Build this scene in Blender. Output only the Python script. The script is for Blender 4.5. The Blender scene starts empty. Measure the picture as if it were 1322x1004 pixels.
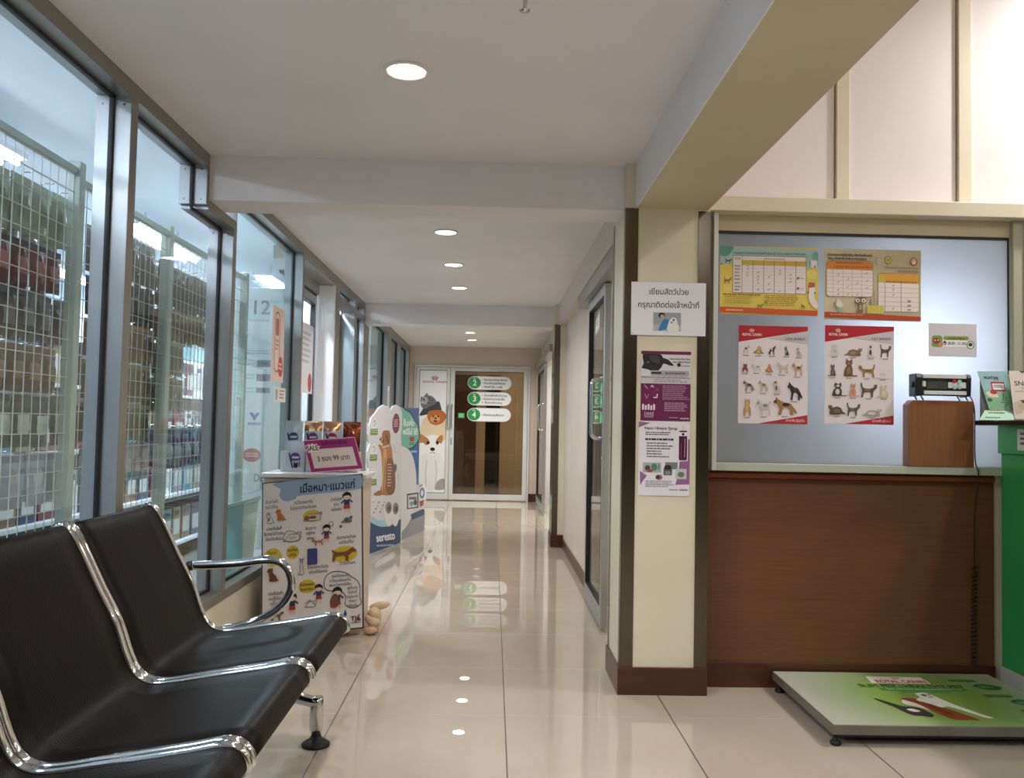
import bpy, bmesh, math, random
import numpy as np
from mathutils import Vector, Matrix, geometry
random.seed(7)
S = bpy.context.scene
COL = S.collection
PI = math.pi

# ------------------------------------------------------------------ materials
def lin(c):
    if isinstance(c, str):
        c = c.lstrip('#'); c = [int(c[i:i+2], 16)/255 for i in (0, 2, 4)]
    return tuple(x/12.92 if x <= .04045 else ((x+.055)/1.055)**2.4 for x in c)
MATS = {}
def mat(name, col, rough=.5, metal=0., spec=.5, coat=0., emit=None, estr=0.):
    if name in MATS: return MATS[name]
    m = bpy.data.materials.new(name); m.use_nodes = True
    b = m.node_tree.nodes['Principled BSDF']
    b.inputs['Base Color'].default_value = (*lin(col), 1)
    b.inputs['Roughness'].default_value = rough
    b.inputs['Metallic'].default_value = metal
    b.inputs['Specular IOR Level'].default_value = spec
    b.inputs['Coat Weight'].default_value = coat
    b.inputs['Coat Roughness'].default_value = .08
    if emit is not None:
        b.inputs['Emission Color'].default_value = (*lin(emit), 1)
        b.inputs['Emission Strength'].default_value = estr
    MATS[name] = m
    return m
def ink(c, rough=.45):
    return mat('print_' + c.lstrip('#') + ('' if rough == .45 else '_g'), c, rough, 0, .35)
def nodes(m):
    nt = m.node_tree
    return nt, nt.nodes, nt.links, nt.nodes['Principled BSDF']
def mottled(name, c1, c2, rough, scale=(1, 1, 1), nscale=6, detail=4, bump=0., metal=0., spec=.5, lo=.35, hi=.65, coat=0.):
    if name in MATS: return MATS[name]
    m = mat(name, c1, rough, metal, spec, coat)
    nt, N, L, b = nodes(m)
    tc = N.new('ShaderNodeTexCoord'); mp = N.new('ShaderNodeMapping'); mp.inputs['Scale'].default_value = scale
    no = N.new('ShaderNodeTexNoise'); no.inputs['Scale'].default_value = nscale; no.inputs['Detail'].default_value = detail
    cr = N.new('ShaderNodeValToRGB')
    cr.color_ramp.elements[0].position = lo; cr.color_ramp.elements[0].color = (*lin(c1), 1)
    cr.color_ramp.elements[1].position = hi; cr.color_ramp.elements[1].color = (*lin(c2), 1)
    L.new(tc.outputs['Object'], mp.inputs['Vector']); L.new(mp.outputs[0], no.inputs['Vector'])
    L.new(no.outputs['Fac'], cr.inputs[0]); L.new(cr.outputs[0], b.inputs['Base Color'])
    if bump:
        bp = N.new('ShaderNodeBump'); bp.inputs['Strength'].default_value = bump; bp.inputs['Distance'].default_value = .01
        L.new(no.outputs['Fac'], bp.inputs['Height']); L.new(bp.outputs[0], b.inputs['Normal'])
    return m
def glass(name, tint=(.9, .95, .94), refl=1.0, rough=0.0):
    if name in MATS: return MATS[name]
    m = bpy.data.materials.new(name); m.use_nodes = True
    nt = m.node_tree; N = nt.nodes; L = nt.links; N.clear()
    out = N.new('ShaderNodeOutputMaterial'); mix = N.new('ShaderNodeMixShader')
    tr = N.new('ShaderNodeBsdfTransparent'); tr.inputs[0].default_value = (*tint, 1)
    gl = N.new('ShaderNodeBsdfGlossy'); gl.inputs['Roughness'].default_value = rough
    lw = N.new('ShaderNodeLayerWeight'); lw.inputs[0].default_value = .5
    pw = N.new('ShaderNodeMath'); pw.operation = 'POWER'; pw.inputs[1].default_value = 5
    mu = N.new('ShaderNodeMath'); mu.operation = 'MULTIPLY_ADD'; mu.inputs[1].default_value = .9*refl; mu.inputs[2].default_value = .04*refl
    L.new(lw.outputs['Facing'], pw.inputs[0]); L.new(pw.outputs[0], mu.inputs[0]); L.new(mu.outputs[0], mix.inputs[0])
    L.new(tr.outputs[0], mix.inputs[1]); L.new(gl.outputs[0], mix.inputs[2]); L.new(mix.outputs[0], out.inputs[0])
    MATS[name] = m
    return m

# ------------------------------------------------------------------ mesh builder (world coordinates)
def world(o):
    M = o.matrix_basis.copy(); p = o.parent
    while p is not None:
        M = p.matrix_basis @ M; p = p.parent
    return M
class MB:
    def __init__(s, M=None):
        s.v = []; s.f = []; s.mi = []; s.mats = []; s.smooth = []; s.M = M
    def slot(s, m):
        if m not in s.mats: s.mats.append(m)
        return s.mats.index(m)
    def add(s, verts, faces, m, smooth=False):
        k = len(s.v)
        if s.M is not None: verts = [s.M @ Vector(p) for p in verts]
        s.v += [tuple(p) for p in verts]
        i = s.slot(m)
        for f in faces:
            s.f.append([k + a for a in f]); s.mi.append(i); s.smooth.append(smooth)
    def box(s, x0, x1, y0, y1, z0, z1, m):
        v = [(x, y, z) for x in (x0, x1) for y in (y0, y1) for z in (z0, z1)]
        s.add(v, [(0, 1, 3, 2), (4, 6, 7, 5), (0, 4, 5, 1), (2, 3, 7, 6), (0, 2, 6, 4), (1, 5, 7, 3)], m)
        return s
    def quad(s, a, b, c, d, m):
        s.add([a, b, c, d], [(0, 1, 2, 3)], m); return s
    def prism(s, pts, ext, m, smooth=False):
        """closed polygon pts (3D, planar) extruded along ext"""
        n = len(pts); e = Vector(ext)
        v = [Vector(p) for p in pts] + [Vector(p) + e for p in pts]
        f = [tuple(range(n)), tuple(range(2*n-1, n-1, -1))]
        s.add(v, f, m)
        s.add(v, [(i, i+n, (i+1) % n+n, (i+1) % n) for i in range(n)], m, smooth)
        return s
    def tube(s, pts, r, m, seg=10, closed=False, flat=1.0):
        P = [Vector(p) for p in pts]; n = len(P); rings = []
        up = None
        for i in range(n):
            if closed: t = P[(i+1) % n] - P[i-1]
            else: t = P[min(i+1, n-1)] - P[max(i-1, 0)]
            if t.length < 1e-9: t = Vector((0, 0, 1))
            t.normalize()
            if up is None:
                a = Vector((0, 0, 1)) if abs(t.z) < .9 else Vector((1, 0, 0))
                up = (a - t*a.dot(t)).normalized()
            else:
                up = up - t*up.dot(t)
                up = up.normalized() if up.length > 1e-6 else t.orthogonal().normalized()
            sd = t.cross(up)
            rr = r[i] if isinstance(r, (list, tuple)) else r
            rings.append([P[i] + (up*math.cos(2*PI*k/seg)*flat + sd*math.sin(2*PI*k/seg))*rr for k in range(seg)])
        v = [p for rg in rings for p in rg]; f = []
        for i in range(n if closed else n-1):
            j = (i+1) % n
            for k in range(seg):
                f.append((i*seg+k, i*seg+(k+1) % seg, j*seg+(k+1) % seg, j*seg+k))
        s.add(v, f, m, True)
        if not closed:
            s.add(rings[0], [tuple(range(seg-1, -1, -1))], m); s.add(rings[-1], [tuple(range(seg))], m)
        return s
    def lathe(s, prof, cx, cy, m, seg=24):
        """profile of (r, z) turned about the vertical through cx, cy"""
        v = [(cx + r*math.cos(2*PI*k/seg), cy + r*math.sin(2*PI*k/seg), z) for r, z in prof for k in range(seg)]
        f = [(i*seg+k, i*seg+(k+1) % seg, (i+1)*seg+(k+1) % seg, (i+1)*seg+k) for i in range(len(prof)-1) for k in range(seg)]
        s.add(v, f, m, True)
        if prof[0][0] > 1e-5: s.add(v[:seg], [tuple(range(seg-1, -1, -1))], m)
        if prof[-1][0] > 1e-5: s.add(v[-seg:], [tuple(range(seg))], m)
        return s
    def ellipsoid(s, c, r, m, R=None, nu=16, nv=10):
        R = R or Matrix.Identity(3); c = Vector(c)
        v = [c + R @ Vector((r[0]*math.sin(PI*j/nv)*math.cos(2*PI*i/nu), r[1]*math.sin(PI*j/nv)*math.sin(2*PI*i/nu), r[2]*math.cos(PI*j/nv))) for j in range(nv+1) for i in range(nu)]
        f = [(j*nu+i, (j+1)*nu+i, (j+1)*nu+(i+1) % nu, j*nu+(i+1) % nu) for j in range(nv) for i in range(nu)]
        s.add(v, f, m, True); return s
    def build(s, name, parent=None, bevel=0, seg=2, weld=True):
        me = bpy.data.meshes.new(name)
        vv = s.v
        if parent is not None:
            I = world(parent).inverted(); vv = [tuple(I @ Vector(p)) for p in vv]
        me.from_pydata(vv, [], s.f)
        for m in s.mats: me.materials.append(m)
        me.polygons.foreach_set('material_index', s.mi)
        me.polygons.foreach_set('use_smooth', s.smooth)
        bm = bmesh.new(); bm.from_mesh(me)
        if weld: bmesh.ops.remove_doubles(bm, verts=bm.verts, dist=1e-6)
        bmesh.ops.recalc_face_normals(bm, faces=bm.faces) if bevel or weld else None
        bm.to_mesh(me); bm.free(); me.update()
        o = bpy.data.objects.new(name, me); COL.objects.link(o)
        if parent is not None: o.parent = parent
        if bevel:
            md = o.modifiers.new('bevel', 'BEVEL'); md.width = bevel; md.segments = seg; md.limit_method = 'ANGLE'; md.angle_limit = math.radians(40)
        return o
def recentre(o, base):
    """move a one-mesh thing's origin to its base point"""
    b = Vector(base); o.data.transform(Matrix.Translation(-b)); o.location = b; return o
def tag(o, label, cat, group=None):
    o['label'] = label; o['category'] = cat
    if group: o['group'] = group
    return o
def thing(name, label, cat, loc=(0, 0, 0), rz=0, group=None):
    o = bpy.data.objects.new(name, None); COL.objects.link(o); o.empty_display_size = .1
    o.location = loc; o.rotation_euler = (0, 0, rz); o.matrix_basis = Matrix.Translation(loc) @ Matrix.Rotation(rz, 4, 'Z')
    return tag(o, label, cat, group)
def struct(o, **kw):
    o['kind'] = 'structure'
    for k, v in kw.items(): o[k] = v
    return o
def sroot(name, loc):
    o = bpy.data.objects.new(name, None); COL.objects.link(o); o.location = loc; o.matrix_basis = Matrix.Translation(loc)
    return struct(o)

# ------------------------------------------------------------------ lettering: every glyph outline filled by winding number
TXT = {}
def glyphs(t, bold=False):
    key = (t, bold)
    if key in TXT: return TXT[key]
    cu = bpy.data.curves.new('lettering', 'FONT'); cu.body = t; cu.resolution_u = 2
    o = bpy.data.objects.new('lettering', cu); COL.objects.link(o)
    bpy.context.view_layer.update()
    dg = bpy.context.evaluated_depsgraph_get()
    c2 = o.evaluated_get(dg).to_curve(dg)
    loops = []
    for sp in c2.splines:
        pts = []
        if sp.type == 'BEZIER':
            bp = sp.bezier_points; n = len(bp)
            for i in range(n):
                a, b = bp[i], bp[(i+1) % n]
                straight = (a.handle_right - a.co).length < 1e-6 and (b.handle_left - b.co).length < 1e-6
                seg = geometry.interpolate_bezier(a.co, a.handle_right, b.handle_left, b.co, 2 if straight else 4)
                pts += [(p.x, p.y) for p in seg[:-1]]
        else:
            pts = [(p.co.x, p.co.y) for p in sp.points]
        q = [p for i, p in enumerate(pts) if abs(p[0]-pts[i-1][0]) + abs(p[1]-pts[i-1][1]) > 1e-5]
        if len(q) > 2: loops.append(q)
    bpy.data.objects.remove(o); bpy.data.curves.remove(cu)
    V = []; T = []
    # treat loops that overlap in x together, to keep each fill small
    loops.sort(key=lambda l: min(p[0] for p in l)); clusters = []
    for l in loops:
        x0 = min(p[0] for p in l); x1 = max(p[0] for p in l)
        if clusters and x0 < clusters[-1][0]: clusters[-1][0] = max(clusters[-1][0], x1); clusters[-1][1].append(l)
        else: clusters.append([x1, [l]])
    for _, ls in clusters:
        pts = []; ed = []
        for l in ls:
            k = len(pts); pts += l; ed += [(k+i, k+(i+1) % len(l)) for i in range(len(l))]
        try: vo, eo, fo, *_r = geometry.delaunay_2d_cdt([Vector(p) for p in pts], ed, [], 0, 1e-5)
        except Exception: continue
        A = np.array([[p[0], p[1]] for l in ls for p in l]); B = np.array([[l[(i+1) % len(l)][0], l[(i+1) % len(l)][1]] for l in ls for i in range(len(l))])
        k = len(V); V += [(p.x, p.y) for p in vo]
        for f in fo:
            cx = sum(vo[i].x for i in f)/len(f); cy = sum(vo[i].y for i in f)/len(f)
            up = (A[:, 1] <= cy) & (B[:, 1] > cy); dn = (A[:, 1] > cy) & (B[:, 1] <= cy)
            cr = (B[:, 0]-A[:, 0])*(cy-A[:, 1]) - (cx-A[:, 0])*(B[:, 1]-A[:, 1])
            if int(np.sum(up & (cr > 0))) - int(np.sum(dn & (cr < 0))) != 0: T.append(tuple(k+i for i in f))
    if not V: V = [(0, 0)]
    w = max(p[0] for p in V)
    TXT[key] = (V, T, w)
    return TXT[key]

# ------------------------------------------------------------------ flat printed things (posters, signs, stickers)
class Art:
    """A drawing board: O is the top-left corner, U and D the world vectors across and down; frame = (x0, y0, x1, y1) drawing units."""
    def __init__(s, O, U, D, frame, step=.0005, thick=.0015, clip=True):
        s.clip = clip
        s.O = Vector(O); s.U = Vector(U); s.D = Vector(D); s.fr = frame; s.N = s.D.cross(s.U).normalized()
        s.mb = MB(); s.step = 3e-5; s.thick = thick; s.layer = 1; s.hold = False
        s.kx = s.U.length/(frame[2]-frame[0]); s.ky = s.D.length/(frame[3]-frame[1])
    def p(s, x, y, l=None):
        f = s.fr; l = s.layer if l is None else l
        if s.clip: x = min(max(x, f[0]), f[2]); y = min(max(y, f[1]), f[3])
        return s.O + s.U*((x-f[0])/(f[2]-f[0])) + s.D*((y-f[1])/(f[3]-f[1])) + s.N*(l*s.step)
    def base(s, c, pts=None, m=None):
        f = s.fr
        pts = pts or [(f[0], f[1]), (f[2], f[1]), (f[2], f[3]), (f[0], f[3])]
        s.mb.prism([s.p(x, y, 0) for x, y in pts], -s.N*s.thick, m or ink(c)); return s
    def poly(s, pts, c, m=None):
        if not s.hold: s.layer += 1
        s.mb.add([s.p(x, y) for x, y in pts], [tuple(range(len(pts)))], m or ink(c)); return s
    def rect(s, x0, y0, x1, y1, c): return s.poly([(x0, y0), (x1, y0), (x1, y1), (x0, y1)], c)
    def ell(s, cx, cy, rx, ry, c, n=22, a0=0, rot=0):
        q = []
        for i in range(n):
            a = a0+2*PI*i/n; x = rx*math.cos(a); y = ry*math.sin(a)
            q.append((cx+x*math.cos(rot)-y*math.sin(rot), cy+x*math.sin(rot)+y*math.cos(rot)))
        return s.poly(q, c)
    def rrect(s, x0, y0, x1, y1, r, c):
        return s.poly(rr(x0, y0, x1, y1, r), c)
    def line(s, pts, w, c, closed=False):
        n = len(pts); P = [Vector(p) for p in pts]; s.layer += 1; s.hold = True
        for i in range(n if closed else n-1):
            a, b = P[i], P[(i+1) % n]; d = b-a
            if d.length < 1e-6: continue
            d = d.normalized(); q = Vector((-d.y, d.x))*w/2; d = d*w*.3
            s.poly([tuple(a-d+q), tuple(b+d+q), tuple(b+d-q), tuple(a-d-q)], c)
        s.hold = False
        return s
    def blob(s, pts, c, n=4):
        return s.poly(smooth(pts, n), c)
    def text(s, t, x, y, h, c, align='l', fit=None, rot=0, bold=0):
        """baseline at x, y; h = size (em) in drawing units; fit = width in drawing units"""
        s.layer += 1
        V, T, w = glyphs(t); ar = s.ky/s.kx
        sx = h*ar; wd = w*sx
        if fit: sx *= fit/wd; wd = fit
        ox = {'l': 0, 'c': -wd/2, 'r': -wd}[align]; ca, sa = math.cos(rot), math.sin(rot)
        offs = [(0, 0)] if not bold else [(0, 0), (bold, 0), (0, bold), (bold, bold)]
        for bx, by in offs:
            vs = []; s.layer += 1
            for a, b in V:
                X = ox+a*sx+bx; Y = -b*h-by
                vs.append(s.p(x+X*ca-Y*sa, y+X*sa+Y*ca))
            s.mb.add(vs, T, ink(c))
        return s
    def dashes(s, x0, y0, x1, y1, rows, c, fill=.55, seed=1, align='l', jag=.25):
        """lines of small print too small to read"""
        rnd = random.Random(seed); dy = (y1-y0)/rows; s.layer += 1; s.hold = True
        for r in range(rows):
            y = y0+dy*r; W = (x1-x0)*(1-jag*rnd.random()); x = x0 if align == 'l' else x0+(x1-x0-W)/2; e = x+W
            while x < e:
                w = min(e-x, (x1-x0)*rnd.uniform(.05, .16))
                s.rect(x, y, x+w, y+dy*fill, c); x += w+(x1-x0)*.018
        s.hold = False
        return s
    def up(s, k=1): return s
    def build(s, name, parent=None): return s.mb.build(name, parent, weld=False)
def rr(x0, y0, x1, y1, r, n=5):
    q = []
    for cx, cy, a in ((x1-r, y0+r, -PI/2), (x1-r, y1-r, 0), (x0+r, y1-r, PI/2), (x0+r, y0+r, PI)):
        q += [(cx+r*math.cos(a+PI/2*i/n), cy+r*math.sin(a+PI/2*i/n)) for i in range(n+1)]
    return q
def smooth(pts, n=4, closed=True):
    P = [Vector(p) for p in pts]; N = len(P); q = []
    for i in range(N if closed else N-1):
        g = (lambda k: P[k % N]) if closed else (lambda k: P[max(0, min(N-1, k))])
        a, b, c, d = g(i-1), g(i), g(i+1), g(i+2)
        for k in range(n):
            t = k/n
            q.append(tuple(.5*((2*b)+(c-a)*t+(2*a-5*b+4*c-d)*t*t+(3*b-a-3*c+d)*t**3)))
    if not closed: q.append(tuple(P[-1]))
    return q
# small animal outlines, drawn in a unit box (y down); facing left
SIL = {
 'dog': [(.02, .30), (.10, .20), (.16, .06), (.24, .13), (.32, .22), (.45, .34), (.78, .33), (.90, .20), (.98, .14), (.96, .26), (.90, .40), (.92, .58), (.95, .96), (.85, .97), (.83, .72), (.74, .62), (.48, .64), (.45, .97), (.34, .97), (.34, .66), (.26, .52), (.22, .40), (.10, .40)],
 'dogtail': [(.02, .26), (.10, .18), (.14, .02), (.22, .12), (.32, .20), (.48, .30), (.72, .36), (.84, .52), (1.0, .80), (.96, .92), (.84, .80), (.86, .97), (.74, .97), (.72, .72), (.62, .60), (.44, .62), (.36, .97), (.25, .97), (.28, .64), (.22, .46), (.18, .36), (.08, .36)],
 'sit': [(.10, .22), (.22, .10), (.30, .02), (.40, .10), (.52, .04), (.56, .22), (.54, .36), (.66, .48), (.82, .66), (.90, .84), (.99, .90), (.98, .97), (.30, .97), (.28, .70), (.24, .50), (.20, .36), (.10, .30)],
 'front': [(.28, .08), (.40, .14), (.60, .14), (.72, .08), (.76, .30), (.70, .42), (.84, .60), (.86, .96), (.70, .97), (.66, .78), (.36, .78), (.32, .97), (.14, .96), (.16, .60), (.30, .42), (.24, .30)],
 'catsit': [(.34, .02), (.42, .12), (.56, .12), (.64, .02), (.70, .26), (.62, .38), (.74, .56), (.80, .80), (.78, .97), (.30, .97), (.04, .97), (.02, .91), (.28, .89), (.28, .60), (.36, .38), (.30, .26)],
 'catstand': [(.98, .22), (.98, .08), (.90, .14), (.82, .10), (.78, .30), (.60, .38), (.24, .36), (.14, .20), (.12, .02), (.04, .03), (.06, .24), (.12, .46), (.12, .64), (.08, .96), (.18, .97), (.24, .68), (.60, .64), (.64, .96), (.73, .96), (.76, .62), (.88, .44), (.96, .36)],
 'catlie': [(.98, .44), (.98, .18), (.90, .26), (.80, .20), (.74, .40), (.50, .32), (.28, .44), (.18, .70), (.02, .86), (.04, .94), (.22, .90), (.40, .97), (.86, .97), (.92, .80), (.88, .60)],
 'puff': [(.0, .80), (.10, .62), (.26, .50), (.38, .30), (.42, .08), (.54, .02), (.66, .08), (.74, .30), (.80, .52), (.90, .70), (1.0, .82), (.96, .92), (.70, .90), (.60, .98), (.44, .96), (.34, .88), (.12, .92)],
}
def animal(A, kind, x0, y0, x1, y1, c, c2=None, flip=False, n=3, ol=None):
    q = [((x1-(x1-x0)*a) if flip else (x0+(x1-x0)*a), y0+(y1-y0)*b) for a, b in SIL[kind]]
    A.blob(q, c, n)
    if ol: A.line(smooth(q, 2), 2.6, ol, True)
    if c2:
        A.up()
        fx = lambda a: (x1-(x1-x0)*a) if flip else (x0+(x1-x0)*a)
        spots = {'dog': ((.62, .42, .16, .10), (.14, .28, .06, .08)), 'dogtail': ((.55, .42, .16, .10), (.12, .26, .05, .08)), 'sit': ((.44, .62, .10, .20), (.36, .20, .12, .08)), 'front': ((.5, .58, .14, .16), (.5, .30, .12, .10)),
                 'catsit': ((.52, .66, .12, .2), (.5, .26, .1, .08)), 'catstand': ((.42, .48, .18, .09), (.90, .28, .05, .07)), 'catlie': ((.5, .66, .2, .16), (.88, .36, .06, .08)), 'puff': ((.54, .30, .10, .16), (.50, .66, .16, .16))}[kind]
        for a, b, rx, ry in spots: A.ell(fx(a), y0+(y1-y0)*b, rx*abs(x1-x0), ry*(y1-y0), c2, 12)
        A.up(-1)
def crown(A, cx, cy, w, c):
    for k in (-2, -1, 0, 1, 2):
        a = k*.42; r = w*(.5 if k else .55)
        A.line([(cx+math.sin(a)*w*.22, cy-math.cos(a)*w*.12), (cx+math.sin(a)*r, cy-math.cos(a)*r*.8)], w*.09, c)
        A.ell(cx+math.sin(a)*r, cy-math.cos(a)*r*.8, w*.07, w*.07, c, 8)
    A.line([(cx-w*.3, cy), (cx-w*.12, cy+w*.06), (cx+w*.12, cy+w*.06), (cx+w*.3, cy)], w*.1, c)
# ------------------------------------------------------------------ surfaces
WALLPAINT = mottled('cream_paint', '#d9d0b6', '#dfd7bf', .45, nscale=3, bump=.02)
PALEPAINT = mottled('pale_pinkish_paint', '#d0c0b4', '#d6c7bb', .5, nscale=2)
CEIL = mottled('ceiling_paint', '#e3dfe0', '#e8e4e5', .7, nscale=2, bump=.02)
BEAM = mottled('shaded_cream_paint', '#c2b695', '#c9be9f', .6, nscale=2)  # cream paint in a darker tone, shade under the beam put into the colour
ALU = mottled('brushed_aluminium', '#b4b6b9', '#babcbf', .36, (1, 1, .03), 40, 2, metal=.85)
ALUF = mottled('aluminium_face', '#96928b', '#9b9790', .45, (1, 1, .03), 40, 2, metal=.75)  # aluminium toned down for front faces that stand in shade
WHITEALU = mottled('white_enamel_frame', '#d4d4d2', '#dcdcda', .35, nscale=3)
STEEL = mottled('stainless_steel', '#6f695f', '#787268', .2, (1, 1, .02), 30, 1, metal=1)
CHROME = mat('chrome', '#d2d2d4', .07, 1.)
GASKET = mat('black_gasket', '#101114', .5)
SKIRT = mottled('dark_brown_skirting', '#452418', '#512b1d', .3, (1, 1, 6), 5)
BLACK = mat('black_plastic', '#141416', .4)
RUBBER = mat('black_rubber', '#0c0c0d', .6)
GLASS = glass('clear_shop_glass', (.945, .972, .975), 1.0)
GLASSG = glass('greenish_door_glass', (.87, .95, .945), 1.2)
DARKGLASS = glass('door_glass', (.90, .91, .89), 1.0)
WHITE = mat('white_enamel', '#f2f2f4', .35)
SHOPWALL = mottled('shop_wall_paint', '#d9e6ee', '#e2edf3', .6, nscale=2)
SHOPFLOOR = mottled('shop_floor_tile', '#a9aaa4', '#b5b6b0', .25, nscale=3)

def floor_material():
    m = mat('polished_cream_floor_tiles', '#c8bcab', .05, 0, .8)
    nt, N, L, b = nodes(m)
    tc = N.new('ShaderNodeTexCoord'); sp = N.new('ShaderNodeSeparateXYZ'); L.new(tc.outputs['Object'], sp.inputs[0])
    def math_(op, a, bv=None, c=None):
        n = N.new('ShaderNodeMath'); n.operation = op
        for i, x in enumerate((a, bv, c)):
            if x is None: continue
            if isinstance(x, (int, float)): n.inputs[i].default_value = x
            else: L.new(x, n.inputs[i])
        return n.outputs[0]
    P = .633
    def line(sock, off, w):
        t = math_('MULTIPLY_ADD', sock, 1/P, -off/P + .5 + 100)
        fr = math_('SUBTRACT', math_('FRACT', t), .5)
        return math_('LESS_THAN', math_('ABSOLUTE', fr), w/2/P)
    lx = line(sp.outputs[0], .069, .0042); ly = line(sp.outputs[1], 3.944, .0042)
    no = N.new('ShaderNodeTexNoise'); no.inputs['Scale'].default_value = 2.2; no.inputs['Detail'].default_value = 5; L.new(tc.outputs['Object'], no.inputs['Vector'])
    cr = N.new('ShaderNodeValToRGB'); cr.color_ramp.elements[0].position = .3; cr.color_ramp.elements[1].position = .7
    cr.color_ramp.elements[0].color = (*lin('#b3a696'), 1); cr.color_ramp.elements[1].color = (*lin('#bcb0a0'), 1)
    L.new(no.outputs['Fac'], cr.inputs[0])
    m1 = N.new('ShaderNodeMixRGB'); m1.inputs[2].default_value = (*lin('#9c8d7d'), 1); L.new(ly, m1.inputs[0]); L.new(cr.outputs[0], m1.inputs[1])
    m2 = N.new('ShaderNodeMixRGB'); m2.inputs[2].default_value = (*lin('#3a2c22'), 1); L.new(lx, m2.inputs[0]); L.new(m1.outputs[0], m2.inputs[1])
    L.new(m2.outputs[0], b.inputs['Base Color'])
    ro = math_('MULTIPLY_ADD', math_('MAXIMUM', lx, ly), .5, .008); L.new(ro, b.inputs['Roughness'])
    return m
def laminate(name, c1, c2, sc, rough=.42):
    m = mat(name, c1, rough, 0, .4)
    nt, N, L, b = nodes(m)
    tc = N.new('ShaderNodeTexCoord'); mp = N.new('ShaderNodeMapping'); mp.inputs['Scale'].default_value = sc
    no = N.new('ShaderNodeTexNoise'); no.inputs['Scale'].default_value = 1; no.inputs['Detail'].default_value = 6; no.inputs['Roughness'].default_value = .65
    cr = N.new('ShaderNodeValToRGB'); cr.color_ramp.elements[0].position = .3; cr.color_ramp.elements[1].position = .7
    cr.color_ramp.elements[0].color = (*lin(c1), 1); cr.color_ramp.elements[1].color = (*lin(c2), 1)
    L.new(tc.outputs['Object'], mp.inputs[0]); L.new(mp.outputs[0], no.inputs['Vector']); L.new(no.outputs[0], cr.inputs[0]); L.new(cr.outputs[0], b.inputs['Base Color'])
    return m
BROWNPANEL = laminate('brown_woodgrain_panel', '#633f28', '#744b31', (5, 5, 150))
TRIMWOOD = laminate('reddish_brown_trim', '#633019', '#733c22', (3, 3, 60), .3)
WOODBLOCK = laminate('walnut_laminate', '#7b4f31', '#8d5d3c', (110, 110, 3), .35)
FLOOR = floor_material()

def wall(name, boxes, m, **kw):
    b = MB()
    for q in boxes: b.box(*q, m)
    return struct(b.build(name), **kw)

ZC = 2.217; ZS = 2.025; ZH = 3.35
wall('floor', [(-6.2, 6.2, -5.2, 18.2, -.12, 0)], FLOOR)
wall('ceiling', [(-1.222, .70, -5, 12.5, ZC, ZC+.12)], CEIL)
wall('ceiling_lobby', [(.6, 6, -5, 4.0, ZH, ZH+.12)], CEIL)
wall('beam_right', [(.589, .894, -5, 3.59, ZS, ZH)], BEAM)
wall('trim_beam_face', [(.584, .589, -5, 3.63, ZS, ZC)], CEIL)
wall('beam_front', [(-1.34, .589, 3.63, 3.85, ZS, ZC)], CEIL)
wall('beam_back', [(-1.34, .62, 8.08, 8.35, ZS+.005, ZC)], CEIL)
# column with steel corner guards
c = sroot('column_right', (.72, 3.59, 0))
MB().box(.545, .902, 3.59, 3.945, 0, ZH, WALLPAINT).build('column_core', c)
MB().box(.535, .907, 3.578, 3.957, 0, .112, SKIRT).build('skirting', c, .002)
b = MB(); b.box(.5425, .545, 3.5875, 3.63, .112, 2.025, STEEL); b.box(.5425, .598, 3.5865, 3.59, .112, 2.025, STEEL); b.build('corner_guard', c)
b = MB(); b.box(.852, .9045, 3.5865, 3.59, .112, 2.018, STEEL); b.box(.902, .9045, 3.5875, 3.72, .112, 2.018, STEEL); b.build('corner_guard', c)
b = MB(); b.box(.5425, .545, 3.915, 3.9475, .112, 2.025, STEEL); b.box(.5425, .56, 3.945, 3.9475, .112, 2.025, STEEL); b.build('corner_guard', c)
# corridor's right-hand wall, recessed behind the column, and the far column
wall('wall_right', [(.66, .76, 5.40, 7.86, 0, ZC), (.66, .76, 3.945, 5.40, 1.93, ZC)], PALEPAINT)
b = MB(); b.box(.648, .66, 5.40, 7.86, 0, .085, SKIRT); struct(b.build('baseboard_right', None, .002))
wall('beam_corridor', [(.589, .66, 3.945, 7.86, ZS, ZC)], PALEPAINT)
c = sroot('column_far', (.62, 7.86, 0))
MB().box(.555, .76, 7.86, 8.16, 0, ZC, WALLPAINT).build('column_core', c)
MB().box(.545, .67, 7.848, 8.172, 0, .112, SKIRT).build('skirting', c, .002)
b = MB(); b.box(.5525, .555, 7.857, 8.16, .112, 2.03, STEEL); b.box(.5525, .605, 7.8565, 7.86, .112, 2.03, STEEL); b.build('corner_guard', c)
wall('wall_right_far', [(.68, .78, 8.16, 9.3, 0, ZC), (.68, .78, 9.3, 12.2, 1.93, ZC), (.68, .78, 12.2, 12.5, 0, ZC)], PALEPAINT)
# end wall
wall('wall_back', [(-1.34, .78, 12.44, 12.56, 1.945, ZC), (.527, .78, 12.44, 12.56, 0, 1.945), (-1.34, -1.139, 12.44, 12.56, 0, 1.945)], PALEPAINT)
b = MB(); b.box(.53, .68, 12.428, 12.44, 0, .115, SKIRT); struct(b.build('baseboard_back', None, .002))
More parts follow.
